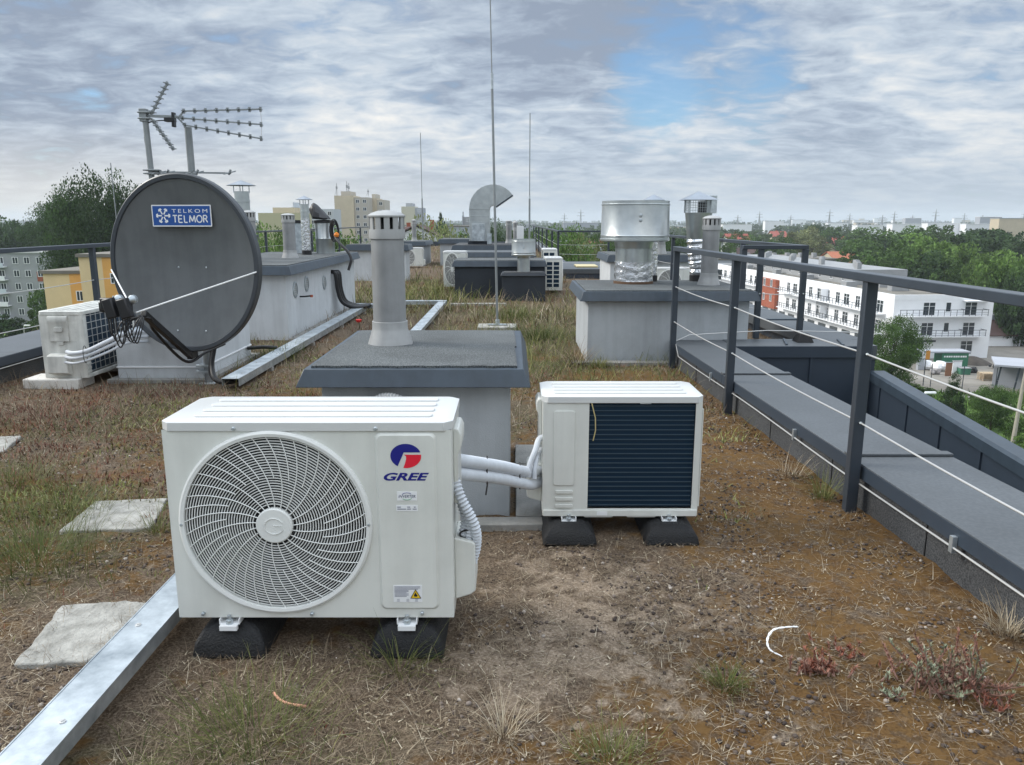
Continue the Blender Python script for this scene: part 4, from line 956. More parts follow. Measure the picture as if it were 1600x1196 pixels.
# black cables from the mast foot to the tray
def bcable(label, pts, r=.014, g='black cables by the dish'):
    o = Vector(pts[0]); return solo('black_cable', MB().tube(spline([Vector(p)-o for p in pts], 8), r, 8), M_plas, label, 'cable', tuple(o), 0, g)
bcable('thick black cable dropping behind the dish into the tray', [(-2.74,6.93,.62),(-2.70,6.90,.40),(-2.72,6.85,.20),(-2.66,6.75,.08),(-2.52,6.72,.06),(-2.44,6.9,.07)], .022)
bcable('thin black cable looping beside the thick one to the tray', [(-2.76,6.92,.60),(-2.735,6.90,.35),(-2.74,6.83,.12),(-2.62,6.74,.045),(-2.5,6.76,.07)], .012)
bcable('black cable lying from the box corner to the tray', [(-2.86,8.2,.12),(-2.7,8.22,.13),(-2.55,8.24,.12)], .02)
# antenna arm pole with yagi
ap = Vector((fp(238,285,6.85)[0], 6.85, 0)); pt = fp(226,178,6.85)
t = thing('antenna_pole', 'slimmer galvanised pole clamped behind the dish, carrying the aerials', 'mast', (ap.x, ap.y, 1.40))
lean = Vector((pt[0]-ap.x, 0, pt[2]-fp(238,285,6.85)[2])); z0 = fp(238,285,6.85)[2]-1.40
part('pole', MB().tube([(-lean.x*1.2,0,z0-lean.z*1.2),(0,0,z0),(lean.x,0,z0+lean.z)], .0245, 14), M_pole, t)
part('bracket', MB().bar((-.02,.05,-.0),(.52,.10,-.0), .03,.03), M_galv, t, .003)
top = Vector((pt[0]-ap.x, 0, pt[2]-1.40))
def W_(x, y, Y=6.85): q = fp(x, y, Y); return Vector(q)
def yagi():
    b0 = W_(236,181); t = thing('tv_aerial', 'long X-shaped television aerial with three stubby director arms, on the slim pole', 'aerial', tuple(b0))
    L = lambda x, y, dy=0: W_(x, y, 6.85+dy)-b0
    part('clamp', MB().box(-.10,-.04,-.03,.0,.04,-.018).box(-.10,-.04,.018,.0,.04,.03).box(-.09,-.03,-.05,-.03,.03,.055), M_pole, t, .003)
    part('boom', MB().bar(L(222,181), L(278,183), .022), M_pole, t, .002)
    for (a, b_) in (((236,180),(261,131)),((237,186),(270,232))):
        m = MB(); A_, B2 = L(*a), L(*b_); m.bar(A_, B2, .014)
        for i in range(7):
            p_ = A_.lerp(B2, .1+.9*i/6); m.bar(p_-Vector((0,.07,0)), p_+Vector((0,.07,0)), .008); m.bar(p_-Vector((.012,0,.006)), p_+Vector((.012,0,.006)), .018, .03)
        part('reflector_arm', m, M_pole, t)
    m = MB(); c_ = L(271,187); m.box(c_.x-.07,-.03,c_.z-.02,c_.x+.015,.03,c_.z+.015); m.bar(L(271,176), L(272,199), .022, .05); part('dipole', m, M_plas, t, .004)
    for a, b_, c2 in (((279,184),(287,174),(407,171)),((277,185),(285,185),(408,195)),((279,186),(289,196),(408,217))):
        m = MB(); P0, P1, P2 = L(*a), L(*b_), L(*c2); m.bar(P0, P1, .012); m.bar(P1, P2, .012)
        for i in range(8):
            p_ = P1.lerp(P2, i/7); m.bar(p_-Vector((0,.045,0)), p_+Vector((0,.045,0)), .008); m.bar(p_-Vector((0,0,.02)), p_+Vector((0,0,.02)), .02, .012)
        part('director_arm', m, M_pole, t)
    part('end_wire', MB().tube([L(407,171), L(409,195), L(408,217)], .0025, 5), M_wire, t)
    part('aerial_cable', MB().tube(spline([L(262,188),L(240,190),L(228,196),L(226,215),L(229,235),L(232,262),L(237,284)], 6), .005, 6), M_plas, t)
yagi()
b0 = W_(238,269); t = thing('tv_aerial', 'small straight television aerial just above the dish rim', 'aerial', tuple(b0))
L2 = lambda x, y: W_(x, y)-b0
part('clamp', MB().box(-.06,-.05,-.02,.06,.05,-.008).box(-.06,-.05,.008,.06,.05,.02), M_pole, t, .003); part('boom', MB().bar(L2(238,269), L2(361,271), .014), M_pole, t)
m = MB()
for x_ in (248,262,300,308,359): p_ = L2(x_, 270); m.bar(p_-Vector((0,.14,.02)), p_+Vector((0,.14,.02)), .010); m.bar(p_-Vector((.01,0,.02)), p_+Vector((.01,0,.025)), .014)
part('element', m, M_pole, t)
# ============================================================ wall vents and pipes on the long left stack
for i, (y_, z_, lab) in enumerate(((9.94,.60,'round white wall vent nearest the corner of the long left stack'),(10.5,.63,'slatted round wall vent, middle of three on the long left stack'),(11.5,.57,'round wall vent farthest along the long left stack'))):
    t = thing('wall_vent', lab, 'vent', (-2.80,y_,z_), 0, 'round vents in the long left stack')
    part('flange', MB().lathe([(.105,0),(.105,.012),(.085,.016),(.085,.004),(0,.004)], (0,0,0), 28, 'x'), M_galv, t)
    m = MB()
    for k in range(6): m.box(.005,-.075+.0,-.07+k*.027,.012,.075,-.058+k*.027)
    part('slat', m, M_pvcl, t)
t = thing('wall_tap', 'small pipe stub with red valve on the long left stack', 'tap', (-2.80,10.15,.49))
part('pipe', MB().tube([(0,0,0),(.06,0,.0),(.16,.02,.01)], .011, 8), M_plas, t); part('valve', MB().lathe([(.02,-.01),(.02,.02)], (.15,.02,.0), 10), mat('dull_red', (.35,.08,.04), .6), t)
for i, lab in enumerate(('black lagged pipe bending from the long left stack down to the tray, left of three','black lagged pipe bending from the long left stack down to the tray, middle','black lagged pipe bending from the long left stack down to the tray, right')):
    bcable(lab, [(-2.82,12.0+.13*i,.70-.02*i),(-2.74,12.0+.13*i,.66),(-2.72,12.02+.12*i,.42),(-2.66,12.05+.12*i,.22),(-2.50,12.15+.12*i,.13),(-2.32,12.35+.1*i,.12)], .032, 'black lagged pipes')
bcable('black pipe arching over the cap edge of the long left stack', [(-2.93,12.9,1.24),(-2.84,12.8,1.12),(-2.70,12.7,1.0),(-2.62,12.65,.86),(-2.66,12.6,.68)], .022)
# ============================================================ WHAT GROWS ON THE ROOF
def free(x, y):
    k = np.ones(len(x), bool)
    for a, b, c, d in FOOT: k &= ~((x > a) & (x < c) & (y > b) & (y < d))
    k &= (x < 1.80+SL*(y-3.8)) | (y > 8.05); k &= x > np.where(y < 9.8, -4.68, -6.3); k &= (y < 19.9) | (x < 1.3); k &= x < 3.4
    return k
def scatter(n, x0, x1, y0, y1, gam=1.0, seed=1):
    r = np.random.default_rng(seed); y = y0+(y1-y0)*r.random(n)**gam; lim = .70*y+.35
    x = np.clip(x0, -lim, lim)+(np.minimum(x1, lim)-np.maximum(x0, -lim))*r.random(n)
    k = free(x, y); return x[k], y[k], r
M_straw = tintmat('dry_straw', [(0,(.055,.038,.028)),(.35,(.16,.115,.078)),(.65,(.27,.215,.145)),(.85,(.40,.34,.245)),(1,(.56,.50,.39))], .8)
M_grass = tintmat('green_blades', [(0,(.035,.05,.014)),(.4,(.075,.10,.025)),(.75,(.16,.17,.055)),(1,(.30,.28,.11))], .65, .25)
M_sedum = tintmat('sedum_leaf', [(0,(.17,.035,.022)),(.3,(.28,.10,.06)),(.55,(.31,.18,.14)),(.7,(.19,.21,.13)),(1,(.32,.36,.26))], .6)
def tri(r, n, a, b): return a+(b-a)*(r.random(n)+r.random(n))/2
parts_ = []
# flat dry litter near the camera
for n, y0, y1, gam, wd, ln, sd in ((105000,1.15,5.2,1.15,.0016,.07,1),(42000,5.2,11,1.1,.0034,.15,2),(26000,11,46,1.7,.009,.24,3)):
    x, y, r = scatter(n, -6.3, 3.4, y0, y1, gam, sd); mo_, du_, gr2 = masks(x, y); dn_ = fbm(x, y, 2.6, 44); d2 = fbm(x, y, 9, 46)
    k = r.random(len(x)) < np.clip((.50+1.6*(dn_-.42)+1.7*(d2-.5))*(1-.62*du_)*(1-.60*mo_), .04, 1)
    # thicker litter left of and in front of the big unit
    k |= (r.random(len(x)) < .55*gauss(x, y, -1.4, 2.3, 1.3, .8))
    x, y = x[k], y[k]; n_ = len(x); z = ground_z(x, y)
    up = r.random(n_) < (.10 if y1 < 6 else .35 if y1 < 12 else .6)
    lean_ = np.where(up, tri(r, n_, .1, .9), tri(r, n_, 1.15, 1.62)); cv = np.where(up, tri(r, n_, .3, 1.4), r.uniform(-.9, .9, n_))
    h_ = ln*tri(r, n_, .3, 1.4)*np.where(up, 1.1, 1)
    parts_.append(blades(np.stack([x, y, z+.001+.012*r.random(n_)], 1), h_, wd*tri(r, n_, .6, 1.5), lean_, r.uniform(0, 2*PI, n_), cv, np.clip(r.normal(.42, .25, n_), 0, 1)))
# crumbs: short broad flakes lying flat, brown to pale
x, y, r = scatter(70000, -4.6, 1.8, 1.15, 6.5, 1.25, 91); k = r.random(len(x)) < np.clip(.3+3*(fbm(x, y, 7, 93)-.47), .05, 1); x, y = x[k], y[k]; n_ = len(x)
parts_.append(blades(np.stack([x, y, ground_z(x, y)+.002+.006*r.random(n_)], 1), tri(r, n_, .004, .022), tri(r, n_, .002, .008), r.uniform(1.1, 1.6, n_), r.uniform(0, 2*PI, n_), r.uniform(-.5, .5, n_), np.clip(r.beta(1.3, 1.6, n_), 0, 1), 2))
V, F, T = cat_mesh(parts_)
solo('dry_grass', npmesh('dry_grass', V, F, M_straw, T), None, 'straw coloured dry grass and litter matted over the green roof', 'grass', kind='stuff')
parts_ = []
for n, y0, y1, gam, wd, ln, sd in ((30000,1.2,6.0,1.1,.0028,.11,11),(34000,6.0,14,1.1,.006,.20,12),(30000,14,46,1.7,.014,.30,13)):
    x, y, r = scatter(n, -6.3, 3.4, y0, y1, gam, sd); mo_, du_, gr2 = masks(x, y); tf = fbm(x, y, 5.5, 61)
    k = r.random(len(x)) < np.clip(gr2*1.25*(.25+2.2*(tf-.42)), 0, 1)*(1-du_)
    x, y = x[k], y[k]; n_ = len(x); z = ground_z(x, y)
    parts_.append(blades(np.stack([x, y, z], 1), ln*tri(r, n_, .4, 1.5), wd*tri(r, n_, .6, 1.4), tri(r, n_, .05, 1.1), r.uniform(0, 2*PI, n_), tri(r, n_, .2, 1.4), np.clip(r.normal(.42+.25*(y > 6), .25, n_), 0, 1)))
V, F, T = cat_mesh(parts_)
solo('grass', npmesh('grass', V, F, M_grass, T), None, 'green grass growing in patches on the roof', 'grass', kind='stuff')
# low sedum carpet: short fleshy leaves in red, olive and yellow-green patches
parts_ = []
for n, y0, y1, sz, sd in ((52000,3.6,8.6,1.0,51),(26000,1.3,4.2,.62,52),(24000,8.0,20,1.9,53)):
    x, y, r = scatter(n, -6.3, 3.2, y0, y1, 1.1, sd); pm = fbm(x, y, 2.2, 81); cm = fbm(x, y, 1.7, 85)*.6+fbm(x, y, 7, 88)*.4
    d_ = (pm-.44)*3.2+1.1*gauss(x, y, -3.0, 5.6, 1.5, 1.5)*(.3+fbm(x, y, 8, 95))-.7*(x > -.2)*(y < 5)-.35*(y < 3.6)
    k = r.random(len(x)) < np.clip(d_, 0, .9); x, y = x[k], y[k]; cm = cm[k]; n_ = len(x)
    parts_.append(blades(np.stack([x, y, ground_z(x, y)], 1), sz*tri(r, n_, .018, .06), sz*tri(r, n_, .005, .011), tri(r, n_, .1, 1.3), r.uniform(0, 2*PI, n_), tri(r, n_, .1, .9), np.clip((cm-.30)*2.3+r.normal(0, .13, n_), 0, 1), 2))
V, F, T = cat_mesh(parts_)
solo('sedum_carpet', npmesh('sedum_carpet', V, F, tintmat('sedum_mix', [(0,(.10,.035,.022)),(.25,(.19,.075,.045)),(.45,(.17,.12,.075)),(.6,(.12,.12,.045)),(.8,(.19,.21,.05)),(1,(.34,.34,.17))], .7), T), None, 'low carpet of reddish and yellow-green sedum on the roof', 'sedum', kind='stuff')
# gravel pellets
def pellets():
    ico = [(0,0,1),(.89,0,.45),(.28,.85,.45),(-.72,.53,.45),(-.72,-.53,.45),(.28,-.85,.45),(.72,.53,-.45),(-.28,.85,-.45),(-.89,0,-.45),(-.28,-.85,-.45),(.72,-.53,-.45),(0,0,-1)]
    fc = [(0,1,2),(0,2,3),(0,3,4),(0,4,5),(0,5,1),(1,6,2),(2,7,3),(3,8,4),(4,9,5),(5,10,1),(2,6,7),(3,7,8),(4,8,9),(5,9,10),(1,10,6),(11,7,6),(11,8,7),(11,9,8),(11,10,9),(11,6,10)]
    x, y, r = scatter(52000, -3.5, 2.0, 1.15, 6.5, 1.2, 33); c = fbm(x, y, 3.5, 71); k = r.random(len(x)) < np.clip(.15+4*(c-.47)+2*(fbm(x, y, 12, 77)-.5), .03, 1)
    x, y = x[k], y[k]; n = len(x); s = .0022+.0082*r.random(n)**2.6; z = ground_z(x, y)+s*.3
    B_ = np.array(ico); V = B_[None]*s[:,None,None]*r.uniform(.75, 1.2, (n,12,1))*np.array([1,1,.8])+np.stack([x,y,z],1)[:,None,:]
    F = (np.arange(n)*12)[:,None,None]+np.array(fc)[None]
    return npmesh('gravel', V.reshape(-1,3), F.reshape(-1,3), tintmat('pellet', [(0,(.045,.035,.032)),(.5,(.11,.085,.07)),(.85,(.21,.17,.145)),(1,(.48,.43,.38))], .85), np.repeat(r.random(n)**1.3, 12), smooth=True)
solo('gravel', pellets(), None, 'clay pellets and small stones scattered over the roof', 'gravel', kind='stuff')
# tufts one can tell apart
def tuft(name, label, cat, px_, n, h, spread, m_, t0, t1, lean=(.1,1.2), w=.0026, seed=0, z=0, cv=(.2,1.2)):
    r = np.random.default_rng(seed+100); x, y = gp(*px_)[:2]; x0 = r.normal(0, spread, n); y0 = r.normal(0, spread, n)
    az_ = np.arctan2(y0, x0)+r.normal(0, .5, n); V, F, T = blades(np.stack([x0,y0,0*x0],1), h*tri(r,n,.4,1.4), w*tri(r,n,.6,1.3), tri(r,n,*lean), az_, tri(r,n,*cv), r.uniform(t0,t1,n))
    return solo(name, npmesh(name, V, F, m_, T), None, label, cat, (x, y, float(ground_z(x, y))))
for a in (('grass_tuft','green grass tuft at the bottom edge below the big fan unit',(395,1150),420,.16,.09,M_grass,.3,.85,1),
          ('grass_tuft','small bright green tuft right of the bare earth patch',(1135,1075),150,.085,.022,M_grass,.3,.8,2),
          ('grass_tuft','pale straw tuft against the parapet at the right edge',(1575,990),170,.13,.03,M_straw,.6,1,3),
          ('grass_tuft','green tuft sprouting in front of the right rubber foot of the fan unit',(625,1045),120,.17,.045,M_grass,.3,.9,4),
          ('grass_tuft','dry star-shaped straw tuft near the bottom centre',(785,1150),90,.15,.02,M_straw,.5,1,5),
          ('grass_tuft','wispy green tuft at the foot of the nearest railing post',(1285,778),110,.22,.03,M_grass,.4,.9,6),
          ('grass_tuft','wispy tuft by the parapet between the two nearest posts',(1235,745),90,.18,.04,M_straw,.4,1,7),
          ('grass_tuft','tall arching green grass tuft left of the fan unit behind the slabs',(60,880),420,.30,.13,M_grass,.2,.7,8),
          ('grass_tuft','green tuft beside the far square slab',(100,800),380,.20,.13,M_grass,.2,.8,9),
          ('grass_tuft','green tuft beside the left edge in front of the cut slab',(20,760),300,.17,.12,M_grass,.25,.85,12),
          ('grass_tuft','green tuft by the right corner of the far square slab',(245,830),110,.16,.03,M_grass,.3,.8,10),
          ('grass_tuft','low green tuft at the bottom right of centre',(950,1190),240,.09,.05,M_grass,.4,.9,11),
          ('grass_tuft','yellowish tuft by the left foot of the right-hand stack',(935,574),120,.13,.05,M_grass,.6,1,13),
          ('grass_tuft','tall dry weed at the left corner of the right-hand stack',(900,572),160,.30,.05,M_straw,.2,.8,14),
          ('grass_tuft','dark green clump at the right corner of the near stack',(840,530),300,.28,.14,M_grass,.1,.6,15),
          ('grass_tuft','green clump in front of the big anthracite box',(800,500),300,.34,.2,M_grass,.2,.8,16),
          ('grass_tuft','dark green clump beside the cable tray behind the near stack',(435,560),260,.22,.14,M_grass,.05,.5,17)):
    nm, lab, p_, n_, h_, sp_, m_, t0, t1, sd = a; tuft(nm, lab, 'grass tuft', p_, n_, h_, sp_, m_, t0, t1, seed=sd, w=.0026 if p_[1] > 700 else .006)
def sedum(label, p_, n, h, spread, t0, t1, seed, nleaf=26, lay=.5):
    """fleshy stems: each a bent axis thick with short leaves"""
    r = np.random.default_rng(seed); P=[];H=[];Wd=[];Le=[];Az=[];Cv=[];Ti=[]; st = MB()
    for i in range(n):
        a = r.uniform(0, 2*PI); c = Vector((r.normal(0, spread), r.normal(0, spread*.6), .003)); ln_ = h*r.uniform(.5, 1.25); low = r.random() < lay
        pts = [c]; el = r.uniform(.1,.4) if low else r.uniform(.8,1.4); ti = r.uniform(t0, t1)
        for k in range(6): el += .10 if low else .03; c = c+Vector((math.cos(a)*math.cos(el), math.sin(a)*math.cos(el), math.sin(el)))*ln_/6; a += r.uniform(-.25,.25); pts.append(c)
        st.tube(pts, [.0035,.0033,.003,.003,.0028,.0022,.001], 5)
        for k in range(nleaf):
            f = .3+.7*k/nleaf; q = f*6; j = min(5, int(q)); p = pts[j].lerp(pts[j+1], q-j)
            P.append(tuple(p)); H.append(.015*r.uniform(.7,1.2)); Wd.append(.0055); Le.append(r.uniform(.2,1.1)); Az.append(r.uniform(0,2*PI)); Cv.append(.2); Ti.append(np.clip(ti+.25*(f-.6)+r.normal(0,.05),0,1))
    V, F, T = blades(np.array(P), np.array(H), np.array(Wd), np.array(Le), np.array(Az), np.array(Cv), np.array(Ti), 2)
    x, y = gp(*p_)[:2]; t = thing('sedum_plant', label, 'plant', (x, y, float(ground_z(x, y))))
    part('stems', st, mat('sedum_stem', (.21,.115,.09), .7, var=.3, vscale=30), t); link('leaves', npmesh('leaves', V, F, M_sedum, T), t)
sedum('large sprawling sedum with reddish stems near the bottom right corner', (1480,1068), 66, .13, .08, .35, .82, 3, 52)
sedum('small orange-red sedum left of the large one', (1275,1050), 42, .045, .035, .15, .5, 4, 18, .3)
sedum('tiny pale green sedum between the two red ones', (1395,1090), 9, .04, .015, .85, 1, 5, 16)
sedum('scattered red sedum sprigs right of the white ribbon', (1310,1020), 20, .035, .06, .1, .35, 6, 14, .7)
sedum('red sedum sprigs straggling off the large plant to the right', (1550,1100), 14, .05, .03, .1, .35, 7, 16, .8)
sedum('low red and green sedum patch on the left behind the fan unit', (120,650), 60, .09, .35, .1, .7, 8, 16, .4)
sedum('yellow-green sedum clump in front of the sheet metal box', (265,617), 50, .12, .12, .7, 1, 9, 16, .1)
q = [gp(x, y, .02) for x, y in ((1246,981),(1228,986),(1208,990),(1199,1000),(1203,1012),(1222,1024))]
m = MB(); sp = spline([Vector(p)+Vector((0,0,.004+.012*math.sin(i*1.1))) for i, p in enumerate(q)], 6)
for i in range(len(sp)-1):
    a, b = sp[i], sp[i+1]; w0 = .0072*(1+.3*math.sin(i*1.9))*(1-.75*max(0,(i-len(sp)*.45))/len(sp)); m.bar(a, b+(b-a)*.1, w0, .0022)
solo('plastic_strip', m, M_white, 'curled white plastic strip lying on the mossy ground', 'strip', (0,0,0))
q = [Vector(gp(x, y, .012)) for x, y in ((428,1083),(437,1093),(452,1100),(478,1104))]
solo('copper_offcut', MB().tube(spline(q, 6), .0045, 8), mat('copper', (.62,.32,.22), .5, .3), 'short pinkish copper offcut lying below the fan unit', 'pipe offcut')
x_, y_ = gp(561,517)[:2]; t = thing('poppy', 'single red poppy beside the left cable tray', 'flower', (x_, y_, 0))
part('stem', MB().tube([(0,0,0),(.01,0,.06),(0,0,.12)], .004, 5), M_grass, t); part('bloom', MB().lathe([(0,.11),(.03,.12),(.045,.15),(.03,.155),(0,.14)], n=12), mat('poppy_red', (.65,.02,.015), .6), t)
# ============================================================ THE WORLD BELOW
GZ = -22.0
def terrain_mat():
    m = bpy.data.materials.new('terrain'); N, L, b = nodes(m); tc = N.new('ShaderNodeTexCoord')
    n = N.new('ShaderNodeTexNoise'); n.inputs['Scale'].default_value = .012; n.inputs['Detail'].default_value = 9
    L.new(tc.outputs['Object'], n.inputs['Vector']); r = N.new('ShaderNodeValToRGB'); e = r.color_ramp.elements
    e[0].position = .35; e[0].color = (.030,.045,.016,1); e[1].position = .66; e[1].color = (.085,.095,.04,1); L.new(n.outputs['Fac'], r.inputs[0]); L.new(r.outputs[0], b.inputs['Base Color'])
    b.inputs['Roughness'].default_value = .95; return m
m = MB(); k = 24; E = 7000
for i in range(k):
    for j in range(k): m.add([(-E+2*E*i/k,-600+(E+600)*j/k,0),(-E+2*E*(i+1)/k,-600+(E+600)*j/k,0),(-E+2*E*(i+1)/k,-600+(E+600)*(j+1)/k,0),(-E+2*E*i/k,-600+(E+600)*(j+1)/k,0)], [(0,1,2,3)])
struct('ground', m, terrain_mat(), (0,0,GZ))
M_asph = mat('asphalt', (.11,.108,.10), .95, vscale=.25, col2=(.19,.185,.17), bump=.3, bscale=3)
M_yard = mat('yard_dirt', (.15,.135,.115), .95, vscale=.12, col2=(.27,.25,.22), bump=.3, bscale=2)
M_lawn = mat('lawn', (.07,.14,.022), .95, vscale=.3, col2=(.12,.20,.04), bump=.6, bscale=2)
struct('yard', MB().box(38,70,GZ,150,215,GZ+.02), M_yard)
struct('road', MB().box(30,60,GZ,37.9,330,GZ+.03), M_asph); struct('pavement', MB().box(37.95,131.1,GZ,64,240,GZ+.15), M_conc)
L_ = [gp(x, y, GZ+.05) for x, y in ((1330,596),(1395,598),(1470,613),(1540,642),(1640,690))]
struct('lawn', MB().add([(20,20,GZ+.05),(110,20,GZ+.05)]+L_[::-1]+[(20,L_[0][1],GZ+.05)], [tuple(range(8))]), M_lawn)
struct('lawn', MB().box(-160,90,GZ,-48,168,GZ+.05), M_lawn); struct('road', MB().box(-160,150,GZ+.03,-60,157,GZ+.08), M_asph)
# ---------------------------------------------- trees
def leafmat(n, c):
    return tintmat(n, [(0, tuple(x*.30 for x in c)), (.5, c), (1, tuple(min(1, x*2.1) for x in c))], .7, .3)
ML = {'dark': leafmat('leaf_dark', (.038,.070,.024)), 'mid': leafmat('leaf_mid', (.068,.122,.030)), 'light': leafmat('leaf_light', (.105,.175,.042)),
      'pale': leafmat('leaf_pale', (.17,.19,.085)), 'far': leafmat('leaf_far', (.060,.090,.036)), 'blue': leafmat('leaf_blue', (.03,.055,.03))}
def crown(seed, n_cl, n_leaf, size, shape='round', gap=.5):
    r = np.random.default_rng(seed); C = []
    while len(C) < n_cl:
        p = r.uniform(-1, 1, 3); q = np.linalg.norm(p)
        if q > 1 or q < .25: continue
        if shape == 'cone' and math.hypot(p[0],p[1]) > (1-p[2])/2*1.0+.08: continue
        if shape == 'egg' and math.hypot(p[0],p[1]) > .62+.38*math.cos(p[2]*1.6): continue
        C.append(p)
    C = np.array(C); rad = r.uniform(.16, .34, n_cl)*(1 if shape != 'cone' else .6); m_ = n_leaf//n_cl
    d = r.normal(size=(n_cl, m_, 3)); d /= np.linalg.norm(d, axis=2, keepdims=True); d[:,:,2] *= .75
    P = (C[:,None]+d*rad[:,None,None]*r.uniform(.55, 1.08, (n_cl, m_, 1))).reshape(-1,3); n = len(P); P = P/np.array([np.percentile(np.abs(P[:,0]),99), np.percentile(np.abs(P[:,1]),99), np.percentile(P[:,2],99.5)])
    a = r.normal(size=(n,3)); a /= np.linalg.norm(a, axis=1, keepdims=True); b = np.cross(a, r.normal(size=(n,3))); b /= np.linalg.norm(b, axis=1, keepdims=True)
    s_ = size*r.uniform(.6, 1.4, (n,1)); V = np.stack([P-a*s_, P+b*s_*.55, P+a*s_, P-b*s_*.55], 1).reshape(-1,3)
    F = np.arange(n*4).reshape(-1,4); ti = np.clip(np.repeat(r.uniform(.15,.85,n_cl), m_)*.6+.4*r.random(n), 0, 1)
    return V, F, np.repeat(ti, 4)
CROWNS = {}
def crown_mesh(key, seed, n_cl, n_leaf, size, shape, m_):
    k_ = (key, seed, m_)
    if k_ not in CROWNS: V, F, T = crown(seed, n_cl, n_leaf, size, shape); CROWNS[k_] = npmesh('crown', V, F, ML[m_], T)
    return CROWNS[k_]
TR = {}
def trunk_mesh(kind):
    if kind not in TR:
        m = MB(); m.tube([(0,0,0),(.01,0,.3),(0,.01,.7)], [.045,.035,.02], 8); r = random.Random(4)
        for i in range(7): a = i*2.4; z = .32+.05*i; m.tube([(0,0,z),(.14*math.cos(a),.14*math.sin(a),z+.14),(.25*math.cos(a),.25*math.sin(a),z+.3)], [.018,.011,.004], 5)
        TR[kind] = m.mesh('trunk', M_bark)
    return TR[kind]
def tree(label, x, y, h, w, m_='mid', q='mid', shape='round', seed=1, group=None, cb=.12, zg=GZ, name='tree'):
    t = thing(name, label, 'tree', (x, y, zg), seed*1.3, group)
    nc, nl, sz = {'hi': (150, 42000, .021), 'mid': (60, 7000, .055), 'lo': (32, 2400, .085)}[q]
    c = link('crown', crown_mesh((q, shape), seed % 4, nc, nl, sz, shape, m_), t); ch_ = h*(1-cb)/2
    c.scale = (w/2, w/2, ch_); c.location = (0, 0, h-ch_)
    k = link('trunk', trunk_mesh(0), t); k.scale = (w*.55, w*.55, h*.95); return t
def tree_px(label, xc, ytop, Y, wpx, **k):
    p = fp(xc, ytop, Y); u, f, d = ray(xc, ytop); h = p[2]-GZ; w = wpx/FP*(Y/f)
    if k.get('shape') is None and k.get('name') is None: w = max(w, h*k.pop('asp', .45))
    k.pop('nohi', 0)
    if Y < 135 and k.get('q') == 'mid' and k.get('name') is None: k['q'] = 'hi'
    return tree(label, p[0], Y, h, w, **k)
# near left big trees
tree_px('huge dark broadleaf tree rising left of the dish', 138, 284, 125, 150, m_='dark', q='hi', seed=1, cb=.02)
tree_px('dark broadleaf tree overlapping the dish rim on its left', 188, 290, 128, 100, m_='dark', q='hi', seed=2, cb=.05)
tree_px('dark tree standing lower at the left shoulder of the huge one', 76, 328, 200, 90, m_='dark', q='hi', seed=3, cb=.05)
tree_px('dark rounded tree crowding the left side of the huge one', 100, 306, 198, 100, m_='dark', q='hi', seed=2, cb=.02)
tree_px('dark green tree filling the foot of the huge one', 118, 350, 122, 100, m_='dark', q='mid', seed=0, cb=.05)
tree_px('bright tree between the grey and yellow apartment blocks', 62, 455, 142, 44, m_='mid', q='mid', seed=2, cb=.05)
for i, (x_, y_, w_) in enumerate(((0,492,60),(30,500,50),(-40,480,60))): tree_px('dark hedge tree at the foot of the grey apartment block', x_, y_, 138+3*i, w_, m_='dark', q='mid', seed=i, cb=0, group='hedge trees below the grey block')
# trees seen beyond the left roof edge
for i, (x_, y_, Y_, w_, c_) in enumerate(((425,363,90,60,'mid'),(445,372,70,60,'light'),(418,384,62,50,'light'),(525,368,80,46,'light'),(512,378,72,40,'mid'),(545,376,90,36,'mid'),(500,384,66,30,'light'))):
    tree_px('leafy tree behind the long left stack and its railing', x_, y_+5, Y_, w_, m_=c_, q='mid', seed=i, cb=0, group='trees behind the long left stack')
for i, (x_, y_, Y_, w_) in enumerate(((15,345,260,60),(45,352,240,50),(-25,343,280,60),(20,352,230,60))):
    tree_px('distant tree on the far left skyline', x_, y_, Y_, w_, m_='dark', q='mid', seed=i, cb=0, group='trees on the far left skyline')
tree_px('conical dark tree standing alone above the far rooftops', 687, 339, 210, 26, m_='dark', q='mid', shape='egg', seed=1, cb=0)
tree_px('pale flowering bush-like tree beyond the end of the roof', 672, 371, 75, 44, m_='pale', q='mid', seed=2, cb=0)
tree_px('pale olive tree right of the flowering one', 700, 373, 72, 34, m_='pale', q='mid', seed=3, cb=0)
for i, (x_, y_, Y_, w_, c_) in enumerate(((712,358,110,40,'light'),(732,362,100,30,'mid'),(780,350,130,36,'dark'),(655,372,95,30,'mid'),(600,366,120,40,'mid'),(640,364,130,30,'mid'))):
    tree_px('green tree beyond the far end of the roof', x_, y_+11, Y_, w_, m_=c_, q='mid', seed=i, cb=0, group='trees beyond the far end of the roof')
for i, (x_, y_, Y_, w_, c_) in enumerate(((830,356,120,40,'mid'),(890,362,110,50,'light'),(905,372,95,40,'light'),(870,368,85,36,'mid'),(922,380,85,40,'pale'),(950,372,130,50,'mid'),(1035,360,120,36,'dark'),(1052,372,100,30,'dark'),(850,372,90,34,'light'),(930,366,140,36,'mid'),(985,372,120,40,'dark'))):
    tree_px('green tree beyond the distant railing', x_, y_+7, Y_, w_, m_=c_, q='mid', seed=i, cb=0, group='trees beyond the distant railing')
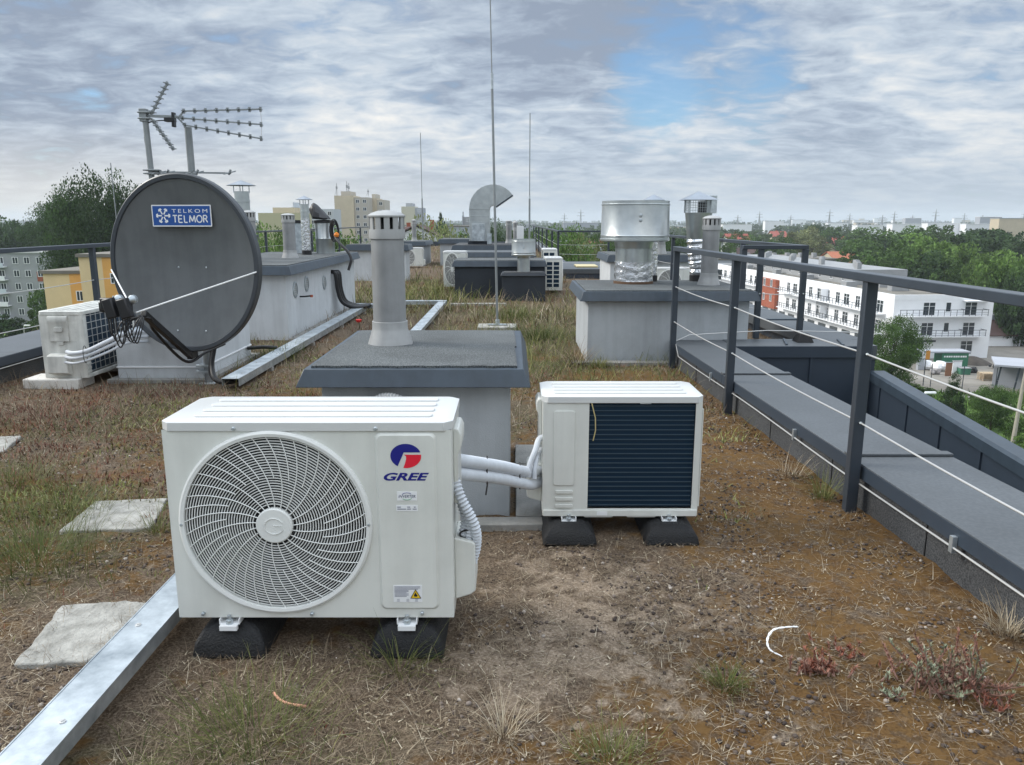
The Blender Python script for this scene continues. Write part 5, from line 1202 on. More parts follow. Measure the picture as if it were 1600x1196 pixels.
# big wood on the right
rw = random.Random(5); n = 0
for (x_, y_, Y_, w_, c_) in ((1440,362,215,110,'light'),(1395,372,205,80,'mid'),(1490,372,200,90,'light'),(1560,386,170,80,'light'),(1595,392,160,70,'light'),(1535,392,165,60,'light'),(1350,368,260,70,'mid'),
        (1375,350,330,80,'mid'),(1430,348,350,80,'mid'),(1480,346,340,80,'mid'),(1530,352,270,100,'dark'),(1580,354,260,100,'dark'),(1500,360,250,90,'dark'),(1560,370,215,90,'dark'),(1605,366,230,80,'dark'),
        (1270,352,380,50,'pale'),(1245,358,360,60,'pale'),(1225,368,330,50,'mid'),(1275,348,480,40,'dark'),(1410,384,190,70,'mid'),(1455,388,186,80,'dark'),(1480,398,180,60,'mid'),(1600,410,150,50,'mid'),(1590,420,146,50,'dark'),(1575,455,150,44,'dark'),(1595,462,146,40,'dark'),(1590,440,155,50,'dark'),
        (1205,372,300,36,'mid'),(1180,366,330,40,'mid'),(1155,360,380,40,'mid'),(1190,380,250,30,'dark'),(1140,368,300,30,'mid'),(1345,350,420,60,'mid'),(1310,352,450,50,'mid')):
    tree_px('large '+{'light':'bright green','mid':'mid green','dark':'dark green','pale':'olive'}[c_]+' tree in the wood behind the white apartment block', x_, y_+(9 if x_ > 1330 else 5), Y_, w_*1.1, m_=c_, q='mid', nohi=1, seed=n, cb=0, asp=.4, group='trees in the wood behind the white block'); n += 1
# far woods as masses
def far_band(Y0, Y1, n, hmin, hmax, seed, xr=1.0, m_='far'):
    r = np.random.default_rng(seed); base = crown(5, 14, 260, .17, 'round'); Vs=[];Fs=[];Ts=[]; o=0
    for i in range(n):
        Y_ = Y0+(Y1-Y0)*r.random(); X_ = r.uniform(-.80, .80)*Y_*xr
        if X_ > 0 and Y_ < 300: continue
        h_ = r.uniform(hmin, hmax); w_ = h_*r.uniform(.8, 1.7)
        Vs.append(base[0]*np.array([w_/2, w_/2, h_/2])+np.array([X_, Y_, GZ+h_/2])); Fs.append(base[1]+o); Ts.append(np.clip(base[2]*.6+r.uniform(0,.45),0,1)); o += len(base[0])
    return npmesh('woodland', np.concatenate(Vs), np.concatenate(Fs), ML[m_], np.concatenate(Ts))
for a in ((420,800,420,9,17,1),(800,1600,620,10,18,2),(1600,3000,650,12,20,3),(3000,6200,700,15,26,4)):
    solo('woodland', far_band(*a), None, ['trees and gardens merging into one green mass in the middle distance','band of woodland far off beneath the horizon','farther band of woodland beneath the horizon','thin treeline along the horizon'][a[5]-1], 'woodland', kind='stuff')
# ---------------------------------------------- buildings
WM = {}
def window_mesh(w, h, kind='two', fm=M_white):
    k_ = (round(w,2), round(h,2), kind)
    if k_ not in WM:
        m = MB(); b = .09; m.box(-w/2,-.06,-h/2,-w/2+b,.02,h/2).box(w/2-b,-.06,-h/2,w/2,.02,h/2).box(-w/2+b,-.06,-h/2,w/2-b,.02,-h/2+b).box(-w/2+b,-.06,h/2-b,w/2-b,.02,h/2)
        if kind != 'one': m.box(-b/2,-.055,-h/2+b,b/2,.02,h/2-b)
        if kind == 'door': m.box(-w/2+b,-.05,h*.18,-b/2,.02,h*.18+.06).box(b/2,-.05,h*.18,w/2-b,.02,h*.18+.06)
        WM[k_] = (m.mesh('window', fm, False), MB().box(-w/2+.03,-.012,-h/2+.03,w/2-.03,.03,h/2-.03).mesh('pane', M_glass, False))
    return WM[k_]
def window(parent, x, y, z, w, h, rz=0, kind='two', pane=True):
    a, b = window_mesh(w, h, kind); f = link('window', a, parent, (x, y, z)); f.rotation_euler = (0,0,rz)
    if pane: link('pane', b, f)
    return f
def gable(label, x, y, w, d, h, roof, wall, rz=0, hr=3, cat='house', group=None, win=True, zg=GZ, name='house'):
    t = thing(name, label, cat, (x, y, zg), rz, group)
    part('wall', MB().box(-w/2,-d/2,-.2,w/2,d/2,h).ext([(-w/2,h),(w/2,h),(0,h+hr-.3)], -d/2, d/2), wall, t, smooth=False)
    m = MB(); e = .6
    for s in (-1,1): m.add([(s*(w/2+e),-d/2-e,h-.4),(s*(w/2+e),d/2+e,h-.4),(0,d/2+e,h+hr),(0,-d/2-e,h+hr),(s*(w/2+e),-d/2-e,h-.2),(s*(w/2+e),d/2+e,h-.2),(0,d/2+e,h+hr+.2),(0,-d/2-e,h+hr+.2)], [(0,1,2,3),(7,6,5,4),(0,4,5,1),(1,5,6,2),(2,6,7,3),(3,7,4,0)])
    rf = part('roof', m, roof, t, smooth=False)
    part('chimney', MB().box(w*.15,-.4,h+hr*.3,w*.15+.7,.4,h+hr+1.0), mat('brick_red', (.30,.09,.05), .9, var=.15, vscale=2), rf, smooth=False)
    if win:
        for i in range(3): window(t, -w/2+w*(i+1)/4, -d/2-.005, h*.55, 1.1, 1.4, pane=True)
    return t
M_rt = mat('roof_tiles_red', (.27,.065,.045), .8, var=.2, vscale=1.2); M_rb = mat('roof_tiles_brown', (.085,.05,.045), .8, var=.15, vscale=1); M_ro = mat('roof_tiles_orange', (.36,.12,.06), .8, var=.2, vscale=1.2)
M_cream = mat('plaster_cream', (.52,.45,.33), .9, var=.06, vscale=.4); M_yelp = mat('plaster_yellow', (.68,.53,.30), .9, var=.05, vscale=.4); M_och = mat('plaster_ochre', (.68,.36,.10), .9, var=.06, vscale=.5)
M_gplas = mat('plaster_grey', (.29,.30,.31), .9, var=.08, vscale=.5); M_wplas = mat('plaster_white', (.80,.81,.83), .9, var=.04, vscale=.4); M_brk = mat('brick_panel', (.30,.085,.045), .9, var=.2, vscale=2)
M_tar = mat('tar_roof', (.12,.115,.10), .95, vscale=.2, col2=(.22,.20,.17)); M_fgrey = mat('plaster_far_grey', (.36,.38,.42), .9, var=.06, vscale=.3)
# white apartment block with balconies on the right
def white_block():
    X0, X1, Y0, Y1, h = 0, 17.6, 0, 100, 10.7; rz = R(3.0)
    t = thing('apartment_block', 'long white apartment block with dark balcony rails and a red brick bay, across the yard', 'building', (65.4, 131.3, GZ), rz)
    part('wall', MB().box(X0,Y0,0,X1,Y1,h-.35), M_wplas, t, smooth=False)
    m = MB(); th = .35
    m.box(X0-.04,Y0-.04,h-.5,X1+.04,Y0+th,h+.35).box(X0-.04,Y1-th,h-.5,X1+.04,Y1+.04,h+.35).box(X0-.04,Y0+th,h-.5,X0+th,Y1-th,h+.35).box(X1-th,Y0+th,h-.5,X1+.04,Y1-th,h+.35)
    part('roof_parapet', m, M_wplas, t, smooth=False); part('roof', MB().box(X0+th,Y0+th,h-.34,X1-th,Y1-th,h-.1), M_tar, t, smooth=False)
    part('brick_bay', MB().box(-.9,50,3.0,-.01,60,h-.9), M_brk, t, smooth=False)
    part('shade_panel', MB().box(-.02,24,3.2,-.012,30,h-.9).box(-.02,76,3.2,-.012,82,h-.9), mat('plaster_shade', (.40,.41,.43), .9), t, smooth=False)  # flat darker sheets on the wall paint in the shade of set-back bays
    for zz in (4.2, 7.7):
        window(t, 6.2, -.005, zz+.95, 2.2, 2.3, kind='door'); window(t, 9.6, -.005, zz+1.25, 1.0, 1.7, kind='one'); window(t, 13.6, -.005, zz+.95, 2.2, 2.3, kind='door')
        b = part('balcony', MB().box(.3,-1.5,zz-.32,17.0 if False else 15.9,0,zz-.15), M_wplas, t, smooth=False)
        m = MB()
        for xx in np.arange(.4, 16, 1.1): m.box(xx-.03,-1.5,zz-.15,xx+.03,-1.44,zz+.9)
        m.box(.3,-1.52,zz+.88,15.9,-1.42,zz+.96).box(.3,-1.51,zz+.0,15.9,-1.45,zz+.05).box(.3,-1.51,zz+.4,15.9,-1.46,zz+.44).box(11.9,-1.5,zz+.86,12.0,0,zz+.95).box(15.82,-1.5,zz+.86,15.9,0,zz+.95)
        part('railing', m, M_rail, b, smooth=False)
        for (ya, yb) in ((2.5,47),(62,98)):
            b = part('balcony', MB().box(-1.6,ya,zz-.32,-.005,yb,zz-.15), M_wplas, t, smooth=False)
            m = MB()
            for yy in np.arange(ya, yb, 1.3): m.box(-1.58,yy-.035,zz-.15,-1.5,yy+.035,zz+.9)
            m.box(-1.6,ya,zz+.88,-1.48,yb,zz+.97).box(-1.57,ya,zz+.4,-1.5,yb,zz+.46); part('railing', m, M_rail, b, smooth=False)
            part('divider', MB().box(-1.55,(ya+yb)/2-.1,zz-.15,-.006,(ya+yb)/2+.1,zz+2.3), M_wplas, b, smooth=False)
        y = 4.5; k = 0
        while y < 98:
            if 50 < y < 60: window(t, -.905, y, zz+1.25, 1.3, 1.7, -PI/2)
            elif not (47 < y < 62): window(t, -.01, y, zz+.95, 1.7 if k % 3 else 2.2, 2.25, -PI/2, 'door')
            y += 3.6 if k % 2 else 4.4; k += 1
    window(t, 13.6, -.005, 1.9, 2.2, 2.4, kind='door'); part('entrance', MB().box(2.2,-.03,0,5.4,-.006,2.9), M_glass, t, smooth=False); part('entrance_frame', MB().box(2.0,-.10,2.9,8.0,-.005,3.2).box(5.5,-.12,0,5.8,-.006,2.9).box(2.0,-.1,0,2.15,-.006,2.9), M_rail, t, smooth=False)
    part('canopy', MB().box(12,-1.4,10.0,16.4,-.045,10.15), M_wplas, t, smooth=False)
    for i in range(18): part('shopfront', MB().box(-.03,4+5.2*i,.2,-.006,7.4+5.2*i,2.8), M_glass, t, smooth=False)
    # set-back top storey, chimneys
    p = part('top_storey', MB().box(5.5,26,h-.09,16.8,98,h+3.0), M_gplas, t, smooth=False)
    for y in np.arange(30, 96, 5.5): window(t, 5.49, y, h+1.4, 1.2, 1.9, -PI/2, kind='two')
    for i, (x, y, a, b) in enumerate(((2.2,22,2.2,1.6),(8,20,3.2,1.0),(11,8,2.6,.9),(6,12,3.4,1.1),(3,60,1.4,1.6),(3,42,1.6,1.5),(3,80,1.6,1.5))): part('roof_box', MB().box(x,y,h-.09,x+a,y+b*1.5,h+.9), M_gplas, t, smooth=False)
    for i in range(12): part('chimney', MB().box(7.2+(i%3)*2.6,28+i*5.6,h+3.01,8.1+(i%3)*2.6,29.3+i*5.6,h+4.3), M_gplas, t, smooth=False)
    return t
white_block()
t = thing('apartment_block', 'low grey building with many chimneys behind the white apartment block', 'building', (70, 262, GZ)); part('wall', MB().box(-6,0,0,40,30,10.5), M_fgrey, t, smooth=False); part('roof', MB().box(-6.3,-.3,10.51,40.3,30.3,11), M_tar, t, smooth=False)
for i in range(9): part('chimney', MB().box(-3+4.6*i,6,11.01,-1.8+4.6*i,8,12.6), M_gplas, t, smooth=False)
for i in range(10): window(t, -3+4.3*i, -.01, 8.6, 1.4, 1.6)
# houses beyond
for i, (x_, y_, Y_, w_, r_, lab) in enumerate(((1570,440,185,15,M_ro,'red roofed house with skylights at the right edge behind the white block'),(1538,436,200,14,M_rt,'maroon roofed house right of the white block, half hidden by trees'),(1322,394,330,22,M_ro,'large orange-red roof between trees behind the white block'),
        (1312,372,460,18,M_rt,'red roofed house deep among the trees, white gable'),(1285,382,400,14,M_rb,'brown roofed house left of the orange one'),(1150,366,420,16,M_rt,'red roofed house above the far railing corner'),(1165,388,300,14,M_rb,'house with dark roof just above the railing corner'),
        (1260,372,520,14,M_ro,'small orange roof far among the trees'),(1215,362,600,16,M_rt,'small red roof near the horizon'),(928,391,150,13,M_rt,'red roofed house seen left of the fat mushroom vent'),(925,378,260,18,M_rt,'long red roof left of the fat mushroom vent'),(1345,384,380,12,M_rb,'little brown roof at the left edge of the wood'))):
    p = fp(x_, y_, Y_); hh = p[2]-GZ; k = min(4, hh*.35); gable(lab, p[0], Y_, w_, w_*.7, max(3.5, hh-k), r_, M_wplas if i % 2 else M_cream, rz=[PI/2+.1,.2,PI/2,.4,.1,PI/2][i % 6], hr=k, win=Y_ < 340)
for i, (x_, y_, Y_, w_, lab) in enumerate(((0,90.5,149,13,'white bungalow with dark brown roof right of the white block'),(0,104.5,142,13,'second brown roofed bungalow cut by the right edge'))):
    gable(lab, y_, Y_, 8, w_, 2.4, M_rb, M_wplas, rz=PI/2, hr=2.0, win=False)
t = thing('garage', 'low pale garage behind the white bungalow', 'building', (91.5,152,GZ)); part('wall', MB().box(-5,-3,0,5,3,5.5), M_fgrey, t, smooth=False); part('roof', MB().box(-5.2,-3.2,5.51,5.2,3.2,5.9), M_white, t, smooth=False)
# yellow and grey blocks on the left
def flat_block(label, x0, x1, Y, d, ztop, wall, wins=(), rz=0, panels=(), nm='apartment_block', roof=M_tar, extra=None):
    h = ztop-GZ; t = thing(nm, label, 'building', (x0, Y, GZ), rz); w = x1-x0
    part('wall', MB().box(0,0,0,w,d,h-.4), wall, t, smooth=False); part('roof', MB().box(-.25,-.25,h-.399,w+.25,d+.25,h), roof, t, smooth=False)
    for (a, b, c, e, mm) in panels: part('facade_panel', MB().box(a,-.05,c,b,-.003,e), mm, t, smooth=False)
    for (a, c, ww, hh) in wins: window(t, a, -.06 if panels else -.01, c, ww, hh)
    if extra: extra(t, w, d, h)
    return t
q = lambda x, y, Y: fp(x, y, Y)
Yb = 98; a = q(66,423,Yb); b = q(137,423,Yb); c = q(135,396,Yb); e_ = q(185,396,Yb)
flat_block('pale yellow apartment block with an ochre panel, just beyond the left railing', a[0], b[0], Yb, 14, a[2], M_yelp, [(b[0]-a[0]-1.3, z-GZ, .9, 1.3) for z in (a[2]-3.2, a[2]-6.0, a[2]-8.8)], panels=[(b[0]-a[0]-2.4, b[0]-a[0]-.4, 0, a[2]-GZ-.42, M_och)])
flat_block('taller yellow and ochre block partly behind the dish', c[0]+.02, e_[0]+8, Yb-2, 16, c[2], M_yelp, [(4.2, c[2]-GZ-z, .9, 1.3) for z in (3.0,5.8,8.6)], panels=[(2.9, 12, 0, c[2]-GZ-.42, M_och)], )
def balc(t, w, d, h):
    for i in range(5):
        zz = 1.6+2.9*i
        for xx in (w-11.5, w-20):
            b = part('balcony', MB().box(xx-2.2,-1.3,zz,xx+2.2,-.01,zz+.15), M_wplas, t, smooth=False); part('balcony_front', MB().box(xx-2.2,-1.36,zz-.05,xx+2.2,-1.301,zz+1.0), M_white if i % 2 else mat('balcony_pale', (.52,.57,.62), .7), b, smooth=False)
a = q(72,393,175)
flat_block('grey five storey apartment block with pale balconies at the left edge', a[0]-34, a[0], 175, 12, a[2], M_gplas, [(34-k, 2.9*i+3.1, 1.3, 1.5) for i in range(5) for k in (1.8,4.6,7.2,10.5,12.8,18.8,21.2)], extra=balc, roof=mat('pale_roof', (.55,.55,.55), .8), panels=[(31.3,33.6,10,12.2,M_brk)])
# centre skyline
def tower(label, x0, x1, xs, ytop, Y, d, wall, wall2, floors, nm='tower_block'):
    a = q(x0, ytop, Y); b = q(xs, ytop, Y); c = q(x1, ytop, Y); h = a[2]-GZ; t = thing(nm, label, 'building', (a[0], Y, GZ))
    w1 = b[0]-a[0]; w2 = c[0]-b[0]; part('wall', MB().box(0,0,0,w1,d,h), wall, t, smooth=False)
    if w2 > .5: part('wing', MB().box(w1+.01,.8,0,w1+w2,d,h-.6), wall2, t, smooth=False)
    part('roof_house', MB().box(w1*.3,2,h+.01,w1*.8,d-2,h+1.6), wall2, t, smooth=False)
    for i in range(floors):
        zz = h-2.0-i*2.8
        if zz < 2: break
        n = max(1, int(w2/2.4))
        for k in range(n): window(t, w1+w2*(k+.5)/n, .79, zz, 1.3, 1.3, pane=Y < 320)
    return t, w1, w2, h
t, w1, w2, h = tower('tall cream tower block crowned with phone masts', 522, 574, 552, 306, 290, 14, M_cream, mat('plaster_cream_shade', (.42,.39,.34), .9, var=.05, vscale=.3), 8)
for i, (x_, hh) in enumerate(((.4,4.5),(4.2,5.2),(4.9,4.6),(12,2.5))):
    part('mast', MB().tube([(x_,3,h),(x_,3,h+hh)], .12, 6).box(x_-.3,2.8,h+hh*.55,x_+.3,3.2,h+hh*.75).bar((x_-.8,3,h),(x_,3,h+hh*.6),.08), M_gplas, t)
tower('lower cream slab joined to the tall cream tower block', 576, 600, 588, 310, 300, 14, mat('plaster_sand', (.50,.43,.32), .9), mat('plaster_sand2', (.45,.42,.36), .9), 8)
t, w1, w2, h = tower('pale tower block standing alone left of the thin rods', 627, 660, 648, 323, 380, 14, mat('plaster_pale', (.52,.50,.40), .9), M_fgrey, 7)
tower('long yellowish apartment row behind the long left stack', 403, 470, 470.5, 333, 235, 12, mat('plaster_olive', (.44,.42,.27), .9, var=.05), M_cream, 5)
tower('pale apartment row with penthouses behind the shiny cylinder duct', 455, 520, 456, 324, 260, 12, M_fgrey, mat('plaster_paleblue', (.45,.48,.50), .9), 5)
for i, (x_, z_, Yr) in enumerate(((415,338,234),(432,338,234),(450,338,234),(420,350,234),(438,350,234),(456,350,234),(408,360,234),(444,360,234))): pass
tower('small half-built grey block left of the curved duct', 722, 738, 723, 337, 330, 10, M_fgrey, M_gplas, 4)
flat_block('dark roofed long hall right of the conical tree', q(700,352,300)[0], q(738,352,300)[0], 300, 20, q(700,353,300)[2], M_fgrey)
for i, (x_, y_, Y_, w_, lab) in enumerate(((655,352,150,14,'white gabled house with brown roof below the pale tower block'),(636,356,160,14,'brown roofed house beside the near chimney pipe'))):
    p = fp(x_, y_, Y_); gable(lab, p[0], Y_, w_, 9, p[2]-GZ-3.5, M_rb, M_wplas, rz=PI/2 if i else 0, hr=3.5)
# low white sheds and flat roofs right of centre
for i, (x0_, x1_, y_, Y_, mt_, lab) in enumerate(((868,905,378,130,M_wplas,'white flat-roofed house beyond the distant railing'),(905,940,388,110,M_fgrey,'pale flat-roofed house lower behind the pale tree'),(800,840,350,700,M_fgrey,'long pale warehouse on the skyline right of the duct'),(880,935,348,900,M_fgrey,'wide low warehouse on the skyline above the red roofs'),(1130,1175,351,800,M_wplas,'white hall on the skyline above the far railing'),
        (1340,1380,352,620,M_wplas,'white greenhouse-like hall at the far side of the wood, left one'),(1395,1440,350,640,M_wplas,'white hall at the far side of the wood, second from left'),(1450,1500,349,660,M_wplas,'white hall at the far side of the wood, third from left'),(1510,1555,350,650,M_wplas,'white hall at the far side of the wood, rightmost'),
        (1562,1610,341,520,M_cream,'long cream apartment building on the right skyline'),(1532,1566,339,900,M_fgrey,'pale building on the right skyline beside the cream one'),(1415,1440,341,1300,M_fgrey,'small pale block on the horizon above the wood'),(1196,1225,346,1100,M_wplas,'white blocks on the horizon above the near railing'),(1020,1040,346,1000,M_fgrey,'pale block on the horizon behind the fat vent'),(45,60,352,300,M_wplas,'small white building between the far left trees'))):
    a, b = q(x0_, y_, Y_), q(x1_, y_, Y_); flat_block(lab, a[0], b[0], Y_, 10, a[2], mt_, [] if Y_ > 160 else [(3+3.5*k, a[2]-GZ-2, 1.4, 1.4) for k in range(3)], nm='hall' if Y_ > 500 else 'house', roof=M_white if Y_ > 600 else M_fgrey)
rs = random.Random(11)
for i in range(46):
    Y_ = rs.choice((1500,2000,2600,3300,4200)); x_ = rs.choice((rs.uniform(-40,520), rs.uniform(780,1600), rs.uniform(1100,1600))); hh = rs.uniform(18,34) if Y_ > 2000 else rs.uniform(12,20)
    X_ = (x_-800)/FP*Y_; w_ = rs.uniform(20,70); t = thing('far_building', 'tiny pale building on the hazy horizon', 'building', (X_, Y_, GZ), 0, 'tiny buildings on the horizon'); part('wall', MB().box(0,0,0,w_,14,hh), M_wplas if i % 3 else M_cream, t, smooth=False); part('roof', MB().box(-.5,-.5,hh+.01,w_+.5,14.5,hh+1), M_fgrey, t, smooth=False)
for i, x_ in enumerate((1145,1178,1226,1285,1316,1366,1384,1412,1447,1491,1519,1582,948,905,880)):
    Y_ = 1500+(i*37 % 5)*90; X_ = (x_-800)/FP*Y_; hh = 34+(i*13 % 5)*3
    m = MB()
    for s in (-1,1): m.bar((s*3,0,0),(0,0,hh), .7); m.bar((0,s*3,0),(0,0,hh), .7)
    for z_, l_ in ((hh*.72,8),(hh*.85,6)): m.bar((-l_,0,z_),(l_,0,z_), .7)
    solo('pylon', m, M_gplas, 'thin lattice power pylon standing on the horizon', 'pylon', (X_, Y_, GZ), 0, 'power pylons on the horizon')
# ---------------------------------------------- yard, street furniture
def lamp(label, x, y, h, arm, m_, g='street lamps'):
    t = thing('street_lamp', label, 'street lamp', (x, y, GZ), 0, g); part('pole', MB().tube([(0,0,0),(0,0,h*.5),(0,0,h)], [.16,.12,.09], 10), m_, t)
    m = MB(); m.tube(spline([(0,0,h),(arm*.3,0,h+.35),(arm,0,h+.5)], 6), .05, 8); part('arm', m, M_hose, t)
    part('lamp_head', MB().lathe([(0,-.42),(.11,-.3),(.15,0),(.12,.3),(0,.42)], (arm+.3*(1 if arm > 0 else -1),0,h+.5), 12, 'x') if False else MB().box(arm-.1,-.13,h+.42,arm+.85,.13,h+.62), M_white, t, .06)
p = fp(1430,618,64); lamp('white street lamp whose head pokes above the terrace wall', p[0], 64, p[2]-GZ-.3, .9, M_white)
lamp('grey street lamp beyond the left parapet', q(38,520,118)[0]-.0, 118, q(38,509,118)[2]-GZ-.5, .2, M_gplas)
p = fp(1581,702,78); t = thing('concrete_pole', 'tall concrete utility pole on the lawn at the right edge', 'pole', (p[0], 78, GZ)); part('pole', MB().tube([(0,0,0),(.2,0,6),(.55,0,13.2)], [.24,.17,.11], 10), mat('pole_concrete', (.36,.33,.28), .9, var=.1, vscale=2), t); part('crossbar', MB().box(-.1,-.05,12.4,1.2,.05,12.55), M_gplas, t)
# young trees by the lawn
def street_tree(label, xp, yb, yt, Y, wpx, c_, seed, q_='hi', shape='egg'):
    tree_px(label, xp, yt, Y, wpx, m_=c_, q=q_, shape=shape, seed=seed, cb=.14)
street_tree('airy young street tree in front of the white block', 1402, 600, 497, 104, 84, 'mid', 1)
street_tree('small dark conical tree on the lawn, left of the pole', 1492, 660, 584, 88, 38, 'dark', 2, 'mid', 'cone')
street_tree('rounded dark young tree on the lawn beside the pole', 1556, 700, 604, 84, 60, 'mid', 3, 'mid')
for i, (x_, y_, Y_, w_) in enumerate(((1524,646,88,34),(1594,656,80,38),(1425,600,104,34),(1450,606,102,26),(1605,680,76,34))): tree_px('bushy green shrub along the yard side of the lawn', x_, y_, Y_, w_, m_='mid' if i % 2 else 'light', q='mid', seed=i, cb=0, group='shrubs along the lawn', name='shrub')
def leafy_ground():
    r = np.random.default_rng(9); n = 26000; x = r.uniform(36, 75, n); y = r.uniform(45, 104, n); k = (fbm(x, y, .25, 5) > .36); x, y = x[k], y[k]; n = len(x)
    return npmesh('ground_cover', *(lambda V, F, T: (V, F, ML['light'], T))(*blades(np.stack([x,y,np.full(n,GZ+.05)],1), r.uniform(.3,1.0,n), r.uniform(.15,.4,n), r.uniform(.1,.9,n), r.uniform(0,6.28,n), r.uniform(.2,1,n), r.random(n), 2)))
solo('ground_cover', leafy_ground(), None, 'bright green ground cover on the lawn beside the yard', 'ground cover', kind='stuff')
def gpt(x, y): return gp(x, y, GZ)
a = gpt(1492,575); t = thing('site_container', 'green and grey site container at the end of the white block', 'container', (a[0], a[1]+1, GZ)); part('body', MB().box(-2.4,-1.2,0,1.9,1.2,2.5), mat('container_green', (.03,.16,.09), .6), t, .03); part('roof', MB().box(-5.6,-1.4,2.51,2.1,1.4,2.75), M_fgrey, t)
m = MB()
for i in range(10): m.box(-2.1+i*.38,-1.215,1.75,-1.85+i*.38+(.06 if i % 3 else 0),-1.202,2.02)
part('panel_lettering', m, M_white, t)
for i, (x_, y_, w_, d_, h_, m_, lab, nm) in enumerate(((1481,588,1.0,.1,2.1,mat('door_brown', (.24,.12,.07), .7),'brown door leaf standing upright in the yard','door_panel'),(1494,584,1.5,.12,2.0,M_wplas,'pale board leaning beside the brown door leaf','board'),(1437,578,1.1,.5,1.9,M_fgrey,'grey site cabin wall by the fence','cabin'),(1505,585,1.5,1.2,1.0,mat('skip_green', (.05,.17,.11), .7),'small green skip beside the container','skip'),(1519,583,1.5,1.2,1.0,M_plas,'black wrapped pile right of the green skip','wrapped_pile'),(1556,576,5.0,1.6,.7,M_plas,'long low black tarpaulin pile in the yard','tarpaulin_pile'),(1452,578,1.7,1.2,1.4,M_wplas,'white wrapped building bags, left pile','bag_pile'),(1466,580,1.8,1.2,1.7,M_wplas,'white wrapped building bags, taller middle pile','bag_pile'),(1460,585,2.0,1.0,.9,mat('bag_grey', (.35,.33,.33), .8),'grey and white bags in front of the white piles','bag_pile'),(1541,594,1.7,1.4,.3,mat('pallet_wood', (.48,.38,.26), .9),'leaning stack of wooden pallets','pallet_stack'))):
    a = gpt(x_, y_); t = thing(nm, lab, nm.replace('_', ' '), (a[0], a[1], GZ), .1*(i % 3))
    if 'pile' in nm:
        m = MB()
        for k in range(7):
            cx, cy, cz = rs.uniform(-w_/2,w_/2)*.7, rs.uniform(-d_/2,d_/2)*.6, rs.uniform(.2,.75)*h_; s_ = h_*rs.uniform(.28,.42)
            m.lathe([(0,-s_),(s_*.8,-s_*.8),(s_*1.2,0),(s_*.9,s_*.7),(0,s_*.85)], (cx,cy,max(cz,s_)), 9)
        part('bags', m, m_, t, smooth=False)
    elif nm == 'pallet_stack':
        m = MB()
        for k in range(6):
            for j in range(5): m.box(-1+.42*j,-.8+.02*k,.08+k*.2,-.72+.42*j,.8,.11+k*.2)
            for j in (-.8,0,.7): m.box(-1,j,.0+k*.2,.95,j+.1,.079+k*.2)
        part('slats', m, m_, t, smooth=False)
    else: part('body', MB().frus((-w_/2,-d_/2,w_/2,d_/2),(-w_/2*(1.1 if nm == 'skip' else 1),-d_/2,w_/2*(1.1 if nm == 'skip' else 1),d_/2),0,h_), m_, t, .03); part('rim', MB().box(-w_/2-.08,-d_/2-.08,h_+.001,w_/2+.08,d_/2+.08,h_+.08), M_gplas, t)
a = gpt(1442,603); t = thing('yard_sign', 'orange banner on a post beside the site cabin', 'sign', (a[0],a[1],GZ)); part('post', MB().box(-.05,-.05,0,.05,.05,5.0), M_rail, t); part('banner', MB().box(-.1,-.09,3.9,.5,-.06,5.2), mat('banner_orange', (.62,.27,.05), .7), t)
a = gpt(1386,600); t = thing('crossing_sign', 'blue square pedestrian crossing sign beside the street tree', 'sign', (a[0],a[1],GZ)); part('post', MB().tube([(0,0,0),(0,0,2.6)], .05, 8), M_gplas, t); sg = part('panel', MB().box(-.65,-.07,1.1,.65,-.05,2.4), M_sblue, t)
m = MB(); m.add([(-.42,-.075,1.3),(.42,-.075,1.3),(0,-.075,2.18)], [(0,1,2)]); m.mt(1).bar((0,-.08,2.0),(0,-.08,1.7),.10,.01,up=(0,1,0)).bar((0,-.08,1.7),(-.14,-.08,1.35),.07,.01,up=(0,1,0)).bar((0,-.08,1.7),(.14,-.08,1.35),.07,.01,up=(0,1,0)); part('pictogram', m, [M_white, M_black], sg, smooth=False)
# open shed at the right
a = gpt(1553,612); t = thing('open_shed', 'open-sided shed with grey flat roof at the right edge', 'shed', (a[0]+.8, a[1], GZ), R(-28))
m = MB(); m.box(-1,-.5,3.6,12,7,3.85); part('roof', m, M_fgrey, t, smooth=False)
for k in range(6): part('post', MB().bar((-.6+2.2*k,0,0),(-.2+2.2*k,0,3.6), .22), M_rail, t)
m = MB(); m.box(-.8,3,0,12,3.2,3.5); part('back_wall', m, M_fgrey, t, smooth=False)
t = thing('mesh_fence', 'tall thin wire fence along the yard with slim posts', 'fence', (*gpt(1405,601)[:2], GZ), R(-24)); 
for k in range(6): part('post', MB().box(4*k-.05,-.05,0,4*k+.05,.05,3.4), M_rail, t)
m = MB()
for z_ in (.5,1.6): m.box(0,-.015,z_,20,.015,z_+.03)
part('mesh_wires', m, M_gplas, t)
a = gpt(1530,571); m = MB(); m.lathe([(3,0),(2.4,.35),(1.5,.8),(.6,1.1),(0,1.15)], (0,0,0), 14); solo('soil_heap', m, mat('soil', (.06,.052,.045), .95, var=.3, vscale=.8, bump=.5, bscale=3), 'heap of dark soil at the corner of the white block', 'heap', (a[0], a[1]+2, GZ))
# low roofs just past the right end: skylight strips
t = thing('roof_lights', 'row of pale yellow roof lights on the low roof beyond the distant railing', 'roof lights', (3.0, 26, -.02)); part('roof', MB().box(-1.3,-2,-.3,3.5,3,-.002), M_cope, t, smooth=False)
for k in range(3): part('roof_light', MB().box(-.9+1.3*k,-.8,.0,-.2+1.3*k,.3,.05), mat('rooflight_yellow', (.62,.52,.28), .4), t, .01)
